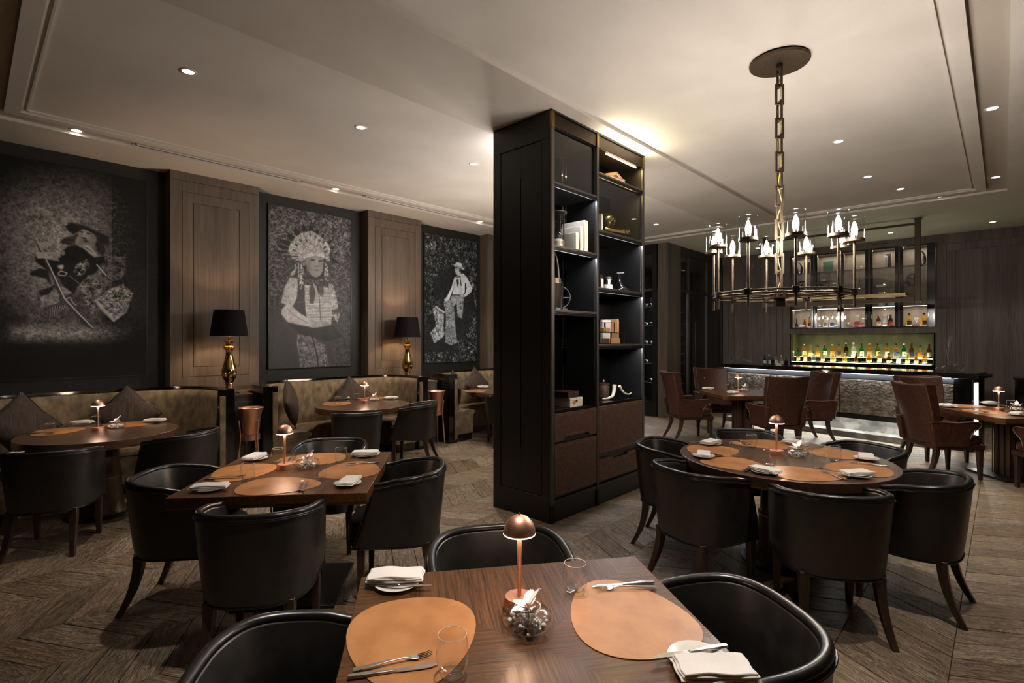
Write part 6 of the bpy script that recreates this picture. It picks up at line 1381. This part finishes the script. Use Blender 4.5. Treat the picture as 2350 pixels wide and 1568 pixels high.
for (i, u, h, k_, nm) in ((0,.42,.10,'wine','cut glass tumbler goblet'),(0,.58,.11,'wine','second cut glass tumbler goblet'),(1,.08,.11,'wine','frosted small goblet'),(1,.93,.10,'wine','small cream goblet'),(2,.2,.22,'wine','slim tall goblet'),(4,.55,.18,'cone','wide cocktail glass')): goblet(i, u, 3, h, k_, .18, nm)
X, Y = cpos(3, .52, .18); hourglass(X, Y, SZ[3], .24, 'clear hourglass with metal ends, '+where(3, 3), M['steel'])
# ------------------------------------------------------------------ hanging rack over the bar
PXf, PYa, PYb = 10.8, 1.03, 3.40
T = thing('hanging_rack', 'dark metal rack hung from the ceiling over the bar', 'rack', (PXf, PYa, 0)); L = PYb-PYa
for y in (0, L): MB().box(-.035,.035,y-.04,y+.04,2.23,ZC-.001).build('post', M['darkbronze'], T, bevel=.003); MB().box(.40,.46,y-.03,y+.03,2.23,ZC-.001).build('rear_post', M['darkbronze'], T, bevel=.003) if False else None
for y in (0, L): MB().box(-.055,.055,y-.055,y+.055,ZC-.012,ZC-.0005).build('ceiling_shoe', M['basemetal'], T)
MB().box(-.035,.035,.041,L-.041,2.23,2.305).build('bottom_rail', M['darkbronze'], T, bevel=.003); MB().box(-.02,.02,.041,L-.041,3.50,3.535).build('top_rail', M['darkbronze'], T, bevel=.003)
MB().box(-.03,.30,.16,L-.06,2.345,2.385).build('brass_shelf', M['trimbrass'], T, bevel=.002)
for k in range(5): MB().box(-.01,.01,.3+k*.42,.32+k*.42,2.306,2.344).build('shelf_spacer', M['trimbrass'], T)
# ------------------------------------------------------------------ column, wine wall and glass cellar
s = MB(); s.box(9.90, 10.50, 5.0, 5.22, 0, ZC); t = s.build('column', M['barwood'], smooth=0, bevel=.004); tag(t, kind='structure'); t.name = 'wall_pillar'
def glazed(name, x0, x1, y, zs, xs, m, kind='structure'):
    pass
T = thing('cellar_glass_wall', 'black framed glass wall of the wine cellar beside the bar', 'glass wall', (10.5, 5.05, 0)); L = 2.28
for x in (0, on_y(1577, 5.05)[0]-10.5, on_y(1620, 5.05)[0]-10.5, L-.02): MB().box(x, x+.045, -.03, .03, 0, 3.42).build('mullion', M['gunmetal'] if 0 < x < 2 else M['basemetal'], T, bevel=.002)
for z0, z1 in ((0,.12),(2.62,2.68),(3.42,3.599)): MB().box(0, L, -.028, .028, z0, z1).build('transom', M['basemetal'], T, bevel=.002)
for a, b in ((.045, .6), (.65, 1.4), (1.45, 2.26)):
    for z0, z1 in ((.12,2.62),(2.68,3.42)): MB().box(a, b, -.004, .004, z0, z1).build('glass_pane', M['darkpane'], T, smooth=0)
MB().tube([(.72,-.05,.95),(.72,-.05,2.0)], .012, 8).build('door_pull', M['basemetal'], T, smooth=60)
def wine_rack(x, y, rz, W, zs, label, group):
    T = thing('wine_rack', label, 'wine rack', (x, y, 0), rz, group)
    for xx in (0, W): MB().box(xx-.015, xx+.015, 0, .35, 0, 3.3).build('upright', M['basemetal'], T)
    for z in zs: MB().box(0, W, 0, .35, z-.02, z).build('rack_shelf', M['tan'] if rz == 0 else M['basemetal'], T, bevel=.002)
    return T
R1 = wine_rack(11.3, 5.9, 0, 1.3, [.5,.75,1.0,1.25,1.5,1.75,2.0,2.3], 'timber wine rack seen dimly through the cellar glass', 'wine racks')
R2 = wine_rack(9.96, 7.02, -PI/2, 1.76, [.3,.7,1.1,1.5,1.9,2.3,2.7,3.1], 'wine rack of dark bottles behind the narrow glass left of the column', 'wine racks')
def make_winebottle():
    T = thing('wine_bottle', 'x', 'bottle'); R = Matrix.Rotation(PI/2, 4, 'Y')
    MB().lathe([(.002,0),(.034,.003),(.037,.02),(.037,.18),(.015,.24),(.014,.29)], 14, T=R).build('bottle_glass', simple('wine_glass_dark', (.01,.02,.012), .08, coat=.5), T, smooth=50)
    MB().lathe([(.0385,.05),(.0385,.13)], 14, cap=False, T=R).build('label', M['china'], T, smooth=60); MB().lathe([(.016,.25),(.016,.293),(.002,.294)], 10, T=R).build('capsule', M['hide'], T); return T
wb = make_winebottle(); rr = random.Random(8)
for z in (.7,1.1,1.5,1.9,2.3,2.7):
    for k in range(5):
        if rr.random() < .25: continue
        o = place(wb, (9.97+.02*rr.random(), 5.33+k*.125+.02*rr.random(), z+.0385), 0, 'dark wine bottle %s from the front on the %s cellar shelf' % (('first','second','third','fourth','fifth')[k], {.7:'lowest',1.1:'second',1.5:'third',1.9:'fourth',2.3:'fifth',2.7:'top'}[z]), 'wine bottles lying on the cellar rack')
for (z, e) in ((2.66, 8), (2.24, 6), (1.86, 8), (1.44,6), (1.06, 7)): area(9.97, 5.75, z, .03, .9, e, (.95,.97,1), (0, 0, 0))
area(11.9, 5.7, 3.3, .8, .1, 5.0, (1,.8,.6))
T = thing('cellar_window', 'narrow dark glass of the wine wall between display unit and column', 'glass wall', (9.9, 5.23, 0)); L = 2.05
MB().box(-.03,.03,0,.10,0,ZC-.001).build('frame_post', M['basemetal'], T); MB().box(-.03,.03,.1,L,0,.3).build('lower_panel', M['basemetal'], T); MB().box(-.03,.03,.1,L,3.4,ZC-.001).build('header', M['basemetal'], T); MB().box(-.03,.03,.1,L,2.62,2.67).build('transom', M['gunmetal'], T)
MB().box(-.004,.004,.1,L,.3,2.62).build('glass_pane', M['darkpane'], T, smooth=0); MB().box(-.004,.004,.1,L,2.67,3.4).build('glass_pane', M['darkpane'], T, smooth=0)
# black console at the right
t = thing('black_console', 'tall black console cabinet against the wood wall at the right edge', 'cabinet', (12.35, -.75, 0))
MB().box(-.25,.25,-.9,.62,.06,.93).build('body', M['gloss'], t, bevel=.004); MB().box(-.27,.27,-.92,.64,.931,.965).build('top', M['gloss'], t, bevel=.004); MB().box(-.22,.22,-.85,.58,0,.059).build('plinth', M['basemetal'], t)
for a, b in ((-.88,-.15),(-.13,.60)): MB().box(-.262,-.2505,a,b,.08,.90).build('door', M['gloss'], t, bevel=.002)
